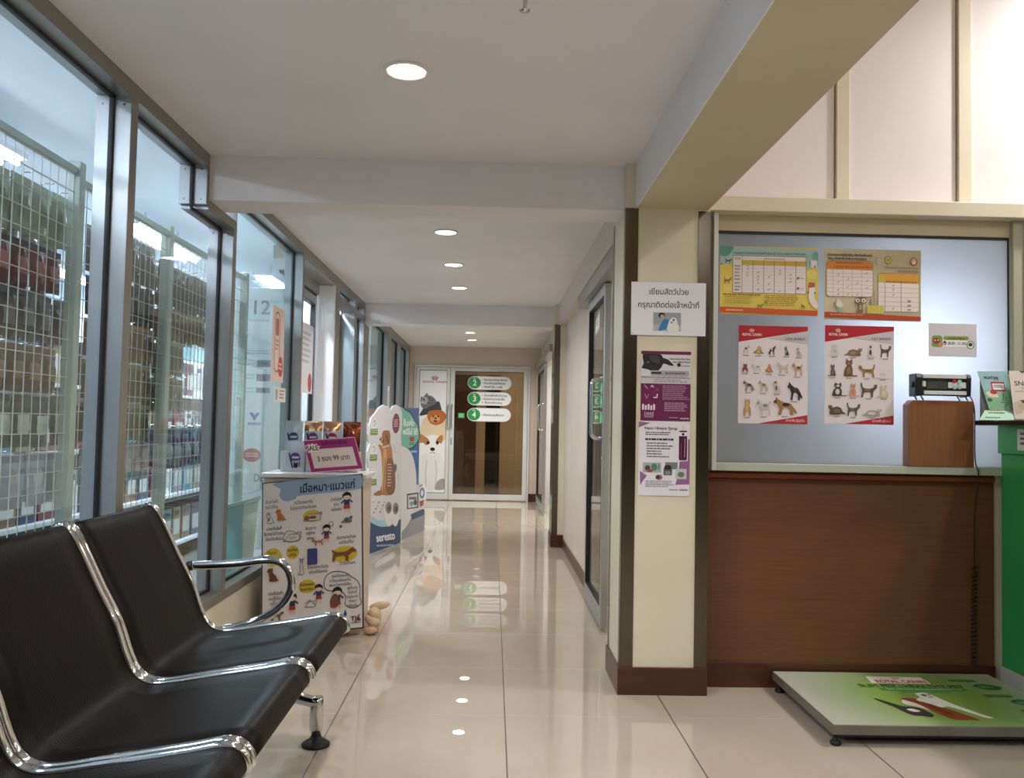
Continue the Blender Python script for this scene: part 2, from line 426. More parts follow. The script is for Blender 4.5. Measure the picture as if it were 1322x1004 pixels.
# room behind the end doors
wall('wall_back_room', [(-1.9, -.13, 15.2, 15.3, 0, 2.3), (.13, 1.4, 15.2, 15.3, 0, 2.3), (-.13, .13, 15.2, 15.3, 1.97, 2.3), (-2.0, -1.9, 12.56, 15.3, 0, 2.3), (1.4, 1.5, 12.56, 17.4, 0, 2.3), (-.7, 1.4, 17.3, 17.4, 0, 2.3), (-.8, -.7, 15.3, 17.4, 0, 2.3)], mottled('tan_wall_paint', '#a98f6a', '#b39973', .5, nscale=2))
wall('ceiling_back_room', [(-2, 1.5, 12.56, 17.4, 2.3, 2.4)], CEIL)
wall('door_2', [(-.86, -.29, 15.165, 15.2, .0, 1.97)], laminate('dark_brown_door', '#4a3322', '#5a3f2a', (60, 60, 2), .3))
# rooms behind the sliding doors on the right
wall('wall_clinic', [(2.5, 2.6, 3.83, 12.4, 0, ZC), (.76, 2.5, 8.3, 8.36, 0, ZC), (.78, 2.5, 12.3, 12.4, 0, ZC)], mottled('clinic_wall_paint', '#c8cac6', '#d2d4d0', .5, nscale=2))
wall('ceiling_clinic', [(.76, 2.6, 3.885, 12.4, ZC, ZC+.1)], CEIL)
# lobby behind and to the right of the camera
wall('wall_lobby', [(5.9, 6, -5, 4, 0, ZH), (-1.34, 6, -5.1, -5, 2.6, ZH), (-1.34, 6, -5.1, -5, 0, .12)], WALLPAINT)
w = sroot('window_8', (2.3, -5, .12))
b = MB()
for k in range(6): b.box(-1.34+1.456*k, -1.28+1.456*k, -5.09, -5.01, .12, 2.6, ALU)
b.build('window_frame', w)
b = MB(); b.box(-1.34, 6, -5.056, -5.05, .12, 2.6, GLASSG); b.build('glass_pane', w)
wall('wall_street', [(-6, 8, -9.1, -9, 0, 4)], mottled('dark_street_wall', '#2a302c', '#343a35', .8, nscale=2)); wall('floor_street', [(-6.2, 8, -9, -5.2, -.12, -.02)], mat('dark_paving', '#33322f', .7))

# ------------------------------------------------------------------ right-hand wall facing the camera
WP = 3.72
wall('wall_front', [(.902, 2.36, WP, WP+.1, 0, .925), (.902, 6, WP+.06, WP+.16, 2.036, ZH), (2.30, 6, 3.67, WP+.16, 0, 2.036), (.902, .937, WP-.02, WP+.1, .925, 2.036)], WALLPAINT)
b = MB(); b.box(.9075, 2.185, WP-.009, WP-.0005, .106, .893, BROWNPANEL); struct(b.build('wall_panel_brown'))
b = MB(); b.box(.9075, 2.185, WP-.018, WP-.0005, 0, .106, SKIRT); struct(b.build('baseboard_front', None, .002))
b = MB(); b.box(.9075, 2.175, WP-.04, WP-.0005, .893, .915, TRIMWOOD); b.box(.9075, 2.175, WP-.032, WP-.0005, .915, .924, TRIMWOOD); b.box(.9075, 2.175, WP-.02, WP-.0005, .878, .893, TRIMWOOD)
struct(b.build('trim_1', None, .003))
# lintel and white upper panels with battens
b = MB(); b.box(.905, 6, 3.63, WP+.06, 2.036, 2.10, WALLPAINT); struct(b.build('lintel_front', None, .003))
UP = mottled('white_upper_panel', '#e6dedd', '#ebe3e2', .42, nscale=1.5)
edges = [.905, 1.502, 2.052, 2.60, 3.15, 3.70, 4.25, 4.8]
for i in range(len(edges)-1):
    b = MB(); x0 = edges[i]+(.062 if i else 0); b.box(x0, edges[i+1]-.004, WP+.045, WP+.0595, 2.10, ZH, UP); struct(b.build('wall_upper_panel'))
    b = MB(); b.box(edges[i+1]+.004, edges[i+1]+.062, WP+.03, WP+.0595, 2.10, ZH, WALLPAINT); struct(b.build('trim_batten', None, .002))
# frosted window
w = sroot('window_7', (1.6, WP, .924))
b = MB(); b.box(.937, .957, WP-.06, WP+.02, .924, 2.036, WHITEALU); b.build('window_stile', w, .002)
b = MB(); b.box(2.254, 2.30, WP-.045, WP+.02, .924, 2.036, mat('grey_green_frame', '#a9a891', .4)); b.build('window_stile', w, .002)
b = MB(); b.box(.957, 2.254, WP-.06, WP+.02, .924, .957, mat('pale_green_sill', '#b9bdae', .35)); b.build('window_sill', w, .002)
b = MB(); b.box(.957, 2.254, WP-.02, WP+.02, 1.966, 2.036, BEAM); b.build('window_head', w, .002)
b = MB(); b.box(.957, 2.254, WP-.012, WP-.002, 1.955, 1.966, GASKET); b.box(.957, .961, WP-.012, WP-.002, .957, 1.955, GASKET); b.box(2.250, 2.254, WP-.012, WP-.002, .957, 1.955, GASKET); b.build('gasket', w)
def frosted():
    m = mat('frosted_film', '#7d7a76', .2)
    nt, N, L, bs = nodes(m); out = N['Material Output']
    bs.inputs['Roughness'].default_value = .17
    tr = N.new('ShaderNodeBsdfTranslucent'); tr.inputs[0].default_value = (.70, .73, .79, 1)
    mx = N.new('ShaderNodeMixShader'); mx.inputs[0].default_value = .42
    L.new(bs.outputs[0], mx.inputs[1]); L.new(tr.outputs[0], mx.inputs[2]); L.new(mx.outputs[0], out.inputs[0])
    return m
FROST = frosted()
b = MB(); b.box(.961, 2.250, WP-.006, WP, .957, 1.955, FROST); b.build('frosted_pane', w)

# ------------------------------------------------------------------ glazed wall on the left
XF, XB, XG = -1.22, -1.335, -1.28
wall('wall_left', [(XB, XF, -5, 5.46, 0, .272)], WALLPAINT)
b = MB(); b.box(XB, XF+.004, -5, 5.46, .272, .318, ALUF); struct(b.build('trim_sill', None, .003))
def frame_bar(b, y0, y1, z0, z1):
    """one aluminium section: satin front face darkened for shade, reveals brightened for shop light"""
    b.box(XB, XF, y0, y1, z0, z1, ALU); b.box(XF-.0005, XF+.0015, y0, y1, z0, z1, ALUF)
def gasket_round(b, y0, y1, z0, z1, t=.012, g=.014):
    b.box(XG-g/2, XG+g/2, y0, y0+t, z0, z1, GASKET); b.box(XG-g/2, XG+g/2, y1-t, y1, z0, z1, GASKET)
    b.box(XG-g/2, XG+g/2, y0, y1, z0, z0+t, GASKET); b.box(XG-g/2, XG+g/2, y0, y1, z1-t, z1, GASKET)
def screws(b, y, zs):
    for z in zs:
        for x in (XF-.022, XB+.022):
            b.prism([(x+.0035*math.cos(2*PI*k/8), y-.0001, z+.0035*math.sin(2*PI*k/8)) for k in range(8)], (0, -.0015, 0), CHROME)
def window(n, y0, y1, z0, z1, post, head=True, g=GLASS):
    w = sroot('window_%d' % n, (XF, y0, z0))
    b = MB(); frame_bar(b, y1, y1+post, z0, ZC)
    if head: frame_bar(b, y0, y1, z1, ZC)
    screws(b, y1, (z1-.03,)); b.build('window_frame', w)
    b = MB(); gasket_round(b, y0, y1, z0, z1); b.build('gasket', w)
    b = MB(); b.box(XG-.004, XG+.004, y0+.001, y1-.001, z0+.001, z1-.001, g); b.build('glass_pane', w)
    return w
ZT = 2.166
window(9, -5, 1.0, .318, ZT, .054)
window(1, 1.054, 2.84, .318, ZT, .054)
# window 2 steps down under the beam
w = sroot('window_2', (XF, 2.894, .318))
b = MB(); frame_bar(b, 2.894, 3.60, ZT, ZC); frame_bar(b, 3.60, 3.6295, 2.0, ZC); frame_bar(b, 3.6295, 3.985, 1.985, 2.0245); frame_bar(b, 3.985, 4.03, .318, 2.0245)
screws(b, 3.60, (ZT-.02, 2.02)); screws(b, 3.985, (1.96,)); b.build('window_frame', w)
b = MB(); g = .007
for y0, y1, z0, z1 in ((2.894, 2.906, .318, ZT), (3.973, 3.985, .318, 1.985), (2.894, 3.985, .318, .33), (2.894, 3.60, ZT-.012, ZT), (3.588, 3.60, 1.985, ZT), (3.60, 3.985, 1.973, 1.985)): b.box(XG-g, XG+g, y0, y1, z0, z1, GASKET)
b.build('gasket', w)
b = MB(); b.prism([(XG-.004, y, z) for y, z in ((2.895, .319), (3.984, .319), (3.984, 1.984), (3.599, 1.984), (3.599, ZT-.001), (2.895, ZT-.001))], (.008, 0, 0), GLASS); b.build('glass_pane', w)
# window 3, greener glass
w = sroot('window_3', (XF, 4.03, .318))
b = MB(); frame_bar(b, 5.437, 5.48, 0, ZC); frame_bar(b, 3.852, 5.437, ZT, ZC); frame_bar(b, 4.03, 4.034, .318, ZT); b.build('window_frame', w)
b = MB(); gasket_round(b, 4.034, 5.437, .318, ZT); b.build('gasket', w)
b = MB(); b.box(XG-.004, XG+.004, 4.036, 5.436, .319, ZT-.001, GLASSG); b.build('glass_pane', w)
# open doorway with a white jamb lining
w = sroot('door_1', (XF, 5.48, 0))
b = MB(); b.box(-1.42, XF, 5.48, 6.56, 2.135, ZC, ALUF); b.box(XB, XF, 6.58, 6.755, 0, ZC, ALU); b.box(XF-.0005, XF+.0015, 6.58, 6.755, 0, ZC, ALUF); b.build('door_frame', w)
b = MB(); b.box(-1.42, XF-.001, 6.555, 6.58, 0, 2.135, WHITE); b.box(-1.34, -1.30, 6.551, 6.555, 0, 2.05, WHITE); b.build('jamb_lining', w, .002)
b = MB(); b.box(-1.40, -1.34, 5.48, 6.55, 2.06, 2.134, ALU); b.box(-1.385, -1.355, 5.5, 6.54, 2.045, 2.06, GASKET); b.build('door_track', w)
# section with transom lights and a recessed door
w = sroot('window_4', (XF, 6.755, 0))
b = MB(); frame_bar(b, 6.755, 8.08, ZT, ZC); frame_bar(b, 6.755, 8.08, 2.05, 2.09); frame_bar(b, 7.50, 7.62, 0, 2.05); frame_bar(b, 7.50, 7.62, 2.09, ZT); frame_bar(b, 8.03, 8.36, 0, 2.02); frame_bar(b, 8.03, 8.08, 2.02, ZT); b.build('window_frame', w)
b = MB()
gasket_round(b, 6.755, 7.50, 2.09, ZT); gasket_round(b, 7.62, 8.03, 2.09, ZT); gasket_round(b, 7.62, 8.03, .02, 2.05, g=.03); b.build('gasket', w)
b = MB(); b.box(XG-.003, XG+.003, 6.757, 7.499, 2.092, ZT-.002, GLASS); b.box(XG-.003, XG+.003, 7.622, 8.028, 2.092, ZT-.002, GLASS); b.box(XG-.003, XG+.003, 7.622, 8.028, .022, 2.048, GLASS); b.build('glass_pane', w)
b = MB(); b.box(-1.40, XB, 7.47, 7.50, 0, 2.05, ALUF); b.build('door_reveal', w)
w = sroot('window_5', (XF, 8.36, 0))
b = MB(); frame_bar(b, 8.36, 9.86, ZT-.03, ZC); frame_bar(b, 9.86, 10.157, 0, ZC); b.build('window_frame', w)
b = MB(); gasket_round(b, 8.36, 9.86, .02, ZT-.03, g=.03); b.build('gasket', w)
b = MB(); b.box(XG-.004, XG+.004, 8.362, 9.858, .022, ZT-.032, GLASSG); b.build('glass_pane', w)
w = sroot('window_6', (XF, 10.157, 0))
b = MB(); frame_bar(b, 10.157, 12.44, ZT-.03, ZC); frame_bar(b, 12.32, 12.44, 0, ZT-.03); frame_bar(b, 11.2, 11.26, 0, ZT-.03); b.build('window_frame', w)
b = MB(); gasket_round(b, 10.157, 11.2, .02, ZT-.03, g=.03); gasket_round(b, 11.26, 12.32, .02, ZT-.03, g=.03); b.build('gasket', w)
b = MB(); b.box(XG-.004, XG+.004, 10.159, 11.198, .022, ZT-.032, GLASSG); b.box(XG-.004, XG+.004, 11.262, 12.318, .022, ZT-.032, GLASSG); b.build('glass_pane', w)

def loop_handle(b, p, out, z0, z1, r=.009, bend=.03, m=CHROME):
    """D shaped pull: p = (x, y) on the door, out = (dx, dy) how far it stands off"""
    x, y = p; ox, oy = out; L = math.hypot(ox, oy); q = [(x, y, z0)]
    for k in range(5):
        a = PI/2*k/4; q.append((x+ox*(1-bend/L*(1-math.sin(a))), y+oy*(1-bend/L*(1-math.sin(a))), z0+bend*(1-math.cos(a))))
    for k in range(5):
        a = PI/2*(1-k/4); q.append((x+ox*(1-bend/L*(1-math.sin(a))), y+oy*(1-bend/L*(1-math.sin(a))), z1-bend*(1-math.cos(a))))
    q.append((x, y, z1)); b.tube(q, r, m, 10)

# ------------------------------------------------------------------ doors: a thing each, they slide or swing
def leaf_x(name, x, y0, y1, z0, z1, st=.055, rail=.11, t=.036, g=DARKGLASS, label=''):
    d = thing(name, label, 'door', (x, (y0+y1)/2, z0))
    b = MB()
    for q in ((y0, y0+st, z0, z1), (y1-st, y1, z0, z1), (y0+st, y1-st, z0, z0+rail), (y0+st, y1-st, z1-.06, z1)): b.box(x-t/2, x+t/2, *q, ALU)
    b.build('door_frame', d, .003)
    b = MB(); gk = .008; a0, a1, c0, c1 = y0+st, y1-st, z0+rail, z1-.06
    for q in ((a0, a0+gk, c0, c1), (a1-gk, a1, c0, c1), (a0, a1, c0, c0+gk), (a0, a1, c1-gk, c1)): b.box(x-t/2-.001, x+t/2+.001, *q, GASKET)
    b.build('gasket', d)
    b = MB(); b.box(x-.004, x+.004, a0, a1, c0, c1, g); b.build('glass_pane', d)
    return d
d = leaf_x('sliding_glass_door', .617, 4.652, 5.475, .018, 1.885, label='aluminium sliding glass door with green round stickers, behind the column')
b = MB(); loop_handle(b, (.598, 4.70), (-.06, 0), 1.035, 1.365, .010, .035); b.build('pull_handle', d)['label'] = 'long chrome D-shaped pull handle'
b = MB(); loop_handle(b, (.636, 4.70), (.055, 0), 1.035, 1.365, .010, .035); b.build('pull_handle', d)
b = MB(); b.prism([(.598, 4.68+.016*math.cos(a*PI/6), .93+.016*math.sin(a*PI/6)) for a in range(12)], (-.008, 0, 0), CHROME); b.build('door_lock', d)
b = MB(); b.box(.56, .6595, 3.96, 5.78, 1.89, 1.975, ALUF); b.box(.565, .655, 3.965, 5.775, 1.975, 1.98, ALU); struct(b.build('trim_track', None, .004))
b = MB(); b.box(.62, .66, 3.9475, 3.965, 0, 1.89, ALU); struct(b.build('trim_jamb'))
for k, z in enumerate((1.315, 1.24, 1.152)):
    A = Art((.6128, 4.905, z+.038), (0, -.075, 0), (0, 0, -.076), (0, 0, 76, 76))
    A.base('#3fae7d', [(38+37*math.cos(a*PI/12), 38+37*math.sin(a*PI/12)) for a in range(24)])
    A.ell(38, 38, 31, 31, '#bfe6d2').up().ell(38, 38, 28, 28, '#4db98a').up()
    A.line([(20, 50), (38, 20), (56, 52)], 4, '#dff3e8').line([(26, 40), (52, 36)], 4, '#dff3e8')
    tag(A.build('round_sticker'), '%s of three green round stickers on the sliding glass door' % ('topmost', 'middle', 'lowest')[k], 'sticker', 'green stickers on the sliding door')
A = Art((.6128, 5.20, 1.79), (0, -.20, 0), (0, 0, -.14), (0, 0, 200, 140))
A.base('#dcd8d2', [(0, 60), (200, 0), (200, 110), (0, 140)]).line([(14, 66), (186, 14), (186, 102), (14, 128)], 5, '#8f8a84', True); A.up().dashes(40, 66, 160, 92, 2, '#6a655f', .5, 3)
tag(A.build('door_plate'), 'pale slanted name plate inside the top of the sliding glass door', 'sign')

d = leaf_x('sliding_glass_door', .645, 10.62, 12.15, .02, 1.87, label='far sliding glass door on the right, beside the end doors', st=.07)
b = MB(); loop_handle(b, (.626, 10.72), (-.06, 0), 1.04, 1.37, .010, .035); b.build('pull_handle', d)
b = MB(); b.box(.58, .6795, 9.0, 12.3, 1.88, 1.96, ALUF); struct(b.build('trim_track', None, .004))

# end double doors
def leaf_y(name, x0, x1, y, z0, z1, st, rail, top, t, g, label, m=WHITEALU):
    d = thing(name, label, 'door', ((x0+x1)/2, y, z0))
    b = MB()
    for q in ((x0, x0+st, z0, z1), (x1-st, x1, z0, z1), (x0+st, x1-st, z0, z0+rail), (x0+st, x1-st, z1-top, z1)): b.box(q[0], q[1], y-t/2, y+t/2, q[2], q[3], m)
    b.build('door_frame', d, .003)
    b = MB(); a0, a1, c0, c1 = x0+st, x1-st, z0+rail, z1-top; gk = .008
    for q in ((a0, a0+gk, c0, c1), (a1-gk, a1, c0, c1), (a0, a1, c0, c0+gk), (a0, a1, c1-gk, c1)): b.box(q[0], q[1], y-.008, y+.008, q[2], q[3], GASKET)
    b.build('gasket', d)
    b = MB(); b.box(a0, a1, y-.004, y+.004, c0, c1, g); b.build('glass_pane', d)
    return d
b = MB(); b.box(-1.139, -1.118, 12.41, 12.50, 0, 1.945, WHITEALU); b.box(.505, .527, 12.41, 12.50, 0, 1.945, WHITEALU); b.box(-1.118, .505, 12.41, 12.50, 1.918, 1.945, WHITEALU)
struct(b.build('trim_doorframe', None, .003))
d = leaf_y('hinged_glass_door', -1.114, -.625, 12.45, .012, 1.914, .042, .09, .04, .036, DARKGLASS, 'narrow left leaf of the end doors, covered by a pet photo poster')
b = MB(); loop_handle(b, (-.646, 12.432), (0, -.05), 1.04, 1.38, .011, .04); b.build('pull_handle', d)
d = leaf_y('hinged_glass_door', -.619, .501, 12.45, .012, 1.914, .06, .085, .05, .036, DARKGLASS, 'wide right leaf of the end doors, with numbered direction signs')
b = MB(); loop_handle(b, (-.592, 12.432), (0, -.05), 1.03, 1.38, .011, .04); b.build('pull_handle', d)
b = MB(); b.box(-.603, -.578, 12.424, 12.432, .80, .90, CHROME); b.build('door_lock', d, .002)
# ------------------------------------------------------------------ prints on the end doors
A = Art((-1.071, 12.444, 1.873), (.403, 0, 0), (0, 0, -1.771), (100, 128, 248, 890), .0015)
A.base('#f3f0f1')
crown(A, 182, 187, 46, '#b8324a')
A.text('ROYAL CANIN', 182, 208, 17, '#a8344a', 'c', 126, bold=.6)
# cat behind
A.blob([(106, 414), (116, 384), (134, 358), (170, 340), (204, 322), (216, 352), (220, 384), (190, 392), (150, 404)], '#47444b')
A.blob([(112, 352), (108, 318), (112, 292), (120, 300), (136, 278), (144, 272), (148, 286), (166, 290), (182, 304), (192, 324), (180, 342), (156, 356), (130, 372)], '#77747a')
A.blob([(114, 318), (124, 300), (138, 296), (148, 310), (146, 334), (130, 344), (116, 336)], '#aaa7aa').ell(126, 314, 5, 6, '#2b2a2e').ell(116, 332, 6, 4, '#d9d5d4').line([(150, 300), (172, 320)], 5, '#4c4a50').line([(146, 330), (170, 338)], 5, '#4c4a50')
# fluffy dog
A.up().blob([(110, 560), (112, 500), (120, 450), (140, 420), (200, 405), (242, 430), (250, 500), (244, 560), (180, 600)], '#e9cfae')
A.up().blob([(146, 420), (150, 392), (170, 380), (200, 376), (226, 380), (240, 396), (246, 420), (232, 450), (210, 466), (186, 470), (162, 456)], '#bf6d35')
A.up().ell(188, 432, 26, 24, '#dba06a').up().ell(178, 416, 5, 6, '#221812').ell(204, 416, 5, 6, '#221812').ell(190, 428, 7, 5, '#221812').ell(190, 446, 11, 7, '#7a3026')
# white and tan terrier in front
A.up().blob([(100, 860), (98, 760), (108, 690), (130, 650), (150, 640), (210, 640), (236, 690), (248, 770), (248, 860), (200, 872), (150, 872)], '#ece8e6')
A.up().blob([(196, 868), (206, 820), (236, 800), (248, 810), (248, 862)], '#a6a09c')
A.blob([(106, 580), (104, 545), (114, 528), (140, 540), (178, 530), (212, 538), (226, 530), (232, 552), (224, 584), (214, 620), (196, 650), (172, 658), (146, 640), (132, 600)], '#f3efec')
A.up().blob([(106, 582), (104, 546), (114, 528), (134, 540), (150, 552), (160, 570), (158, 590), (142, 596), (128, 580)], '#b98350').blob([(196, 566), (206, 546), (226, 530), (232, 552), (224, 584), (212, 578), (206, 594), (196, 586)], '#b98350')
A.up().ell(154, 580, 9, 9, '#1d1512').ell(203, 578, 9, 9, '#1d1512').ell(178, 620, 13, 11, '#1d1512').line([(164, 645), (178, 638), (192, 645)], 4, '#8a7a72')
A.line([(150, 690), (144, 760), (148, 850)], 5, '#cfc8c4').line([(196, 690), (202, 760), (196, 850)], 5, '#cfc8c4')
tag(A.build('pet_photo_poster'), 'tall white poster of a terrier, fluffy dog and cat on the end door', 'poster')
rows = [('2', ('• ห้องตรวจรักษาพิเศษ', '• ห้องเอ็กซเรย์ดิจิตอล', '• ห้องผ่าตัด / LAB'), 1.795, 'top'), ('3', ('• ห้องพักสัตว์ป่วย', '• ห้องสัตว์ป่วยติดเชื้อ', '• ห้องตัดขน'), 1.567, 'middle'), ('4', ('• ห้องประชุมสัมมนา',), 1.336, 'bottom')]
for n, ls, z, wh in rows:
    A = Art((-.372, 12.444, z), (.632, 0, 0), (0, 0, -.192), (402, 168, 668, 255), .0012)
    A.base('#eceef0', rr(402, 168, 668, 255, 43, 9))
    A.ell(443, 211, 39, 39, '#2f9a4b', 28).up().text(n, 443, 230, 50, '#f4f7f4', 'c', bold=1.5).text('ชั้น', 443, 190, 16, '#f4f7f4', 'c')
    for i, t in enumerate(ls): A.text(t, 489, (197, 220, 243)[i] if len(ls) > 1 else 219, 19, '#4a4d50', 'l', (152, 140, 122)[i] if len(ls) > 1 else 134, bold=.7)
    tag(A.build('direction_sign'), '%s rounded direction sign with green number %s on the end door' % (wh, n), 'sign', 'direction signs on the end door')
A = Art((-.50, 12.444, 1.26), (.09, 0, 0), (0, 0, -.075), (0, 0, 90, 75), .001)
A.base('#3c9d62').dashes(8, 12, 84, 66, 3, '#a9dcbb', .5, 4)
tag(A.build('door_sticker'), 'small green sticker left of the bottom direction sign', 'sticker')

# ------------------------------------------------------------------ notices on the column
def wallart(x0, z1, x1, z0, y, frame, **kw): return Art((x0, y, z1), (x1-x0, 0, 0), (0, 0, z0-z1), frame, **kw)
A = wallart(.571, 1.712, .886, 1.488, 3.583, (48, 76, 350, 294))
A.base('#e7e5ea')
A.text('เยี่ยมสัตว์ป่วย', 198, 126, 33, '#26262c', 'c', 160, bold=.5).text('กรุณาติดต่อเจ้าหน้าที่', 198, 180, 33, '#26262c', 'c', 248, bold=.5)
A.rect(138, 200, 250, 276, '#9aa3ab').up().rect(138, 250, 250, 276, '#b9b8b4').up()
A.blob([(160, 274), (172, 240), (186, 226), (206, 236), (214, 258), (190, 268)], '#3f7fb4').ell(172, 212, 13, 12, '#2a2422').up().ell(174, 216, 8, 8, '#c99f82').up()
A.blob([(196, 274), (200, 240), (212, 222), (228, 222), (236, 240), (240, 274)], '#e9e5de').up().ell(220, 230, 4, 4, '#2a2420').ell(212, 240, 4, 3, '#2a2420')
A.poly([(50, 280), (62, 288), (52, 293)], '#cfd1d4')
tag(A.build('laminated_notice'), 'white laminated notice taped across the top of the column', 'notice')
# purple product leaflets
A = wallart(.617, 1.422, .827, 1.312, 3.5865, (68, 36, 392, 212), step=.0004, thick=.001)
PU = '#6d2450'
A.base('#d6d3d6').rect(68, 36, 392, 58, PU)
A.up().blob([(72, 150), (84, 120), (76, 70), (96, 56), (190, 58), (210, 80), (240, 90), (262, 110), (280, 132), (250, 130), (214, 120), (196, 150), (160, 176), (110, 160)], '#2c2a2e').up().blob([(120, 70), (170, 66), (190, 90), (180, 120), (140, 110)], '#46434a').ell(112, 112, 6, 5, '#8a868a').ell(150, 120, 10, 7, '#17161a')
A.up().poly(rr(130, 166, 380, 202, 8), '#aaa6aa').up().rect(134, 176, 200, 190, '#2e2c30').text('BLOOD BOOSTER', 290, 190, 17, '#2c2a30', 'c', 130, bold=1)
A.text('Alternative Pet Care', 384, 92, 16, '#55485a', 'r', 132, bold=.8).text('your Best Friend', 384, 112, 16, '#55485a', 'r', 110, bold=.8).ell(313, 126, 12, 13, '#1c1a20').dashes(326, 130, 386, 140, 1, '#8a7f8c')
A.dashes(70, 206, 386, 212, 1, '#7f7480')
tag(A.build('product_leaflet'), 'leaflet with a black dog photo, topmost of the purple leaflets on the column', 'leaflet', 'purple leaflets on the column')
A = wallart(.617, 1.3085, .826, 1.1305, 3.5865, (64, 214, 390, 494), step=.0004, thick=.001)
A.base('#c9c4c9').rect(64, 250, 390, 494, PU).dashes(150, 222, 384, 246, 2, '#8b808b', .4, 2)
A.up(); A.line([(88, 262), (108, 284)], 5, '#d9a7c2').line([(130, 272), (138, 262), (148, 274)], 6, '#f0e6ec').ell(170, 290, 12, 12, '#8a3f6b').line([(92, 320), (102, 350), (116, 322)], 4, '#c58aa9').line([(150, 342), (170, 342), (172, 320)], 7, '#f4ecf0')
for k in range(5): A.rect(74+k*18, 386+8*(k % 2), 86+k*18, 424, '#e9dde4')
A.line([(92, 436), (92, 470), (146, 470), (146, 436)], 4, '#d3b3c4').dashes(100, 442, 140, 466, 2, '#d3b3c4')
A.dashes(206, 262, 384, 360, 8, '#b98fa8', .4, 5).dashes(220, 374, 380, 436, 5, '#c7a3b8', .42, 6).text('vcare', 350, 482, 18, '#e9dde4', 'c', 56, bold=1).dashes(250, 470, 312, 478, 1, '#c7a3b8')
tag(A.build('product_leaflet'), 'plain purple leaflet, middle one of the leaflets on the column', 'leaflet', 'purple leaflets on the column')
A = wallart(.611, 1.1285, .8255, .818, 3.5865, (45, 496, 384, 988), step=.0004, thick=.001)
A.base('#e4e0e6').poly([(45, 500), (122, 508), (45, 540)], '#8f6a90').poly([(372, 614), (384, 610), (384, 910), (290, 914), (310, 850), (318, 760), (372, 756)], '#93658f').poly([(55, 826), (102, 856), (58, 920)], '#93658f')
A.up().text('Nano Himavs Syrup', 190, 552, 27, '#33203a', 'c', 220, bold=1.2).dashes(90, 568, 262, 594, 2, '#4a3c50', .5, 8).dashes(88, 610, 300, 624, 1, '#33203a', .9, 9)
A.dashes(98, 638, 290, 744, 6, '#6a5d70', .45, 10, jag=.5)
A.poly(rr(312, 556, 366, 752, 10), '#4d1238').up().rect(312, 566, 366, 592, '#e9e2e8').rect(332, 524, 342, 556, '#e1c5cf').ell(339, 580, 9, 9, '#2b2030').line([(352, 610), (350, 730)], 5, '#b98fa8').line([(326, 640), (326, 740)], 4, '#8a4f76')
A.rect(74, 770, 196, 836, '#a9b0ae').rect(222, 766, 304, 812, '#77807c').rect(212, 806, 268, 852, '#5d5a5e').rect(292, 808, 364, 876, '#c2c4c0').ell(182, 866, 24, 18, '#8d6f6c').up()
A.ell(106, 806, 18, 18, '#4a4a50').ell(150, 800, 20, 24, '#58806a').ell(120, 824, 22, 10, '#9a4550').ell(180, 800, 8, 22, '#6a9a7a').ell(240, 800, 24, 16, '#2e2c30').ell(328, 846, 22, 18, '#6d7a74').ell(240, 836, 20, 12, '#8a888c').ell(176, 866, 12, 12, '#4d2a30')
A.dashes(92, 890, 290, 936, 4, '#7b6f80', .4, 12).dashes(248, 944, 308, 954, 1, '#7b6f80').text('vcare', 344, 952, 18, '#3a2a40', 'c', 52, bold=1)
tag(A.build('product_leaflet'), 'white leaflet with a purple bottle, lowest of the leaflets on the column', 'leaflet', 'purple leaflets on the column')

# ------------------------------------------------------------------ posters on the frosted window
YP = WP-.0075
A = wallart(.979, 1.901, 1.411, 1.602, YP, (50, 58, 1240, 935), step=.0004)
A.base('#e2c85a')
A.poly([(50, 58), (1240, 80), (1240, 318), (1100, 322), (200, 290), (110, 286), (50, 300)], '#a9c6c2').up()
A.blob([(50, 58), (205, 62), (190, 120), (150, 180), (90, 190), (50, 170)], '#5f9c8a').ell(1205, 170, 42, 64, '#74b0a2').rect(1152, 216, 1222, 310, '#eee9e4').ell(1198, 298, 9, 13, '#5a3a34').line([(1130, 230), (1146, 300)], 8, '#7a6a7a').ell(150, 560, 60, 120, '#e6d065').ell(1160, 400, 70, 60, '#ead672')
A.poly([(50, 300), (72, 276), (82, 296)], '#4a4a4c')
animal(A, 'catstand', 106, 212, 190, 280, '#4b5050')
A.rrect(200, 176, 1096, 660, 10, '#584c40').up().rrect(206, 182, 1090, 654, 8, '#efe3e2').up()
A.rect(316, 236, 1090, 300, '#d4b23a').rect(316, 236, 450, 300, '#c6b943').up()
for x in (316, 448, 578, 706, 838, 968): A.line([(x, 236 if x != 316 else 182), (x, 654)], 6, '#6a5f56')
for y in (300, 340, 380, 420, 465, 512, 560, 606): A.line([(206, y), (1090, y)], 3, '#cdbfbd')
A.text('โปรแกรมการฉีดวัคซีนและป้องกันเห็บหมัด ไรในหู ถ่ายพยาธิ สำหรับสุนัข', 645, 158, 44, '#4c5a70', 'c', 884)
A.dashes(222, 200, 300, 238, 2, '#9a8d8b').dashes(580, 208, 850, 226, 1, '#a2959c', .7)
for y in (306, 346, 388, 432, 476, 524, 570, 612): A.dashes(222, y, 302, y+26, 1, '#9a8d8b', .6, y)
for x, ys in ((382, (310, 350, 390, 436)), (508, (388, 444, 488, 530, 610)), (640, (446, 536, 608)), (770, (360, 400, 626)), (900, (412, 460, 500))):
    for y in ys: A.line([(x-10, y), (x-2, y+10), (x+14, y-12)], 6, '#7b7168' if x > 400 else '#b9a85a')
for y in (455, 588):
    A.ell(988, y-6, 9, 9, '#a52b3e').ell(1002, y-6, 9, 9, '#a52b3e').poly([(980, y-2), (1010, y-2), (995, y+16)], '#a52b3e').dashes(1024, y-4, 1066, y+12, 1, '#8f8684')
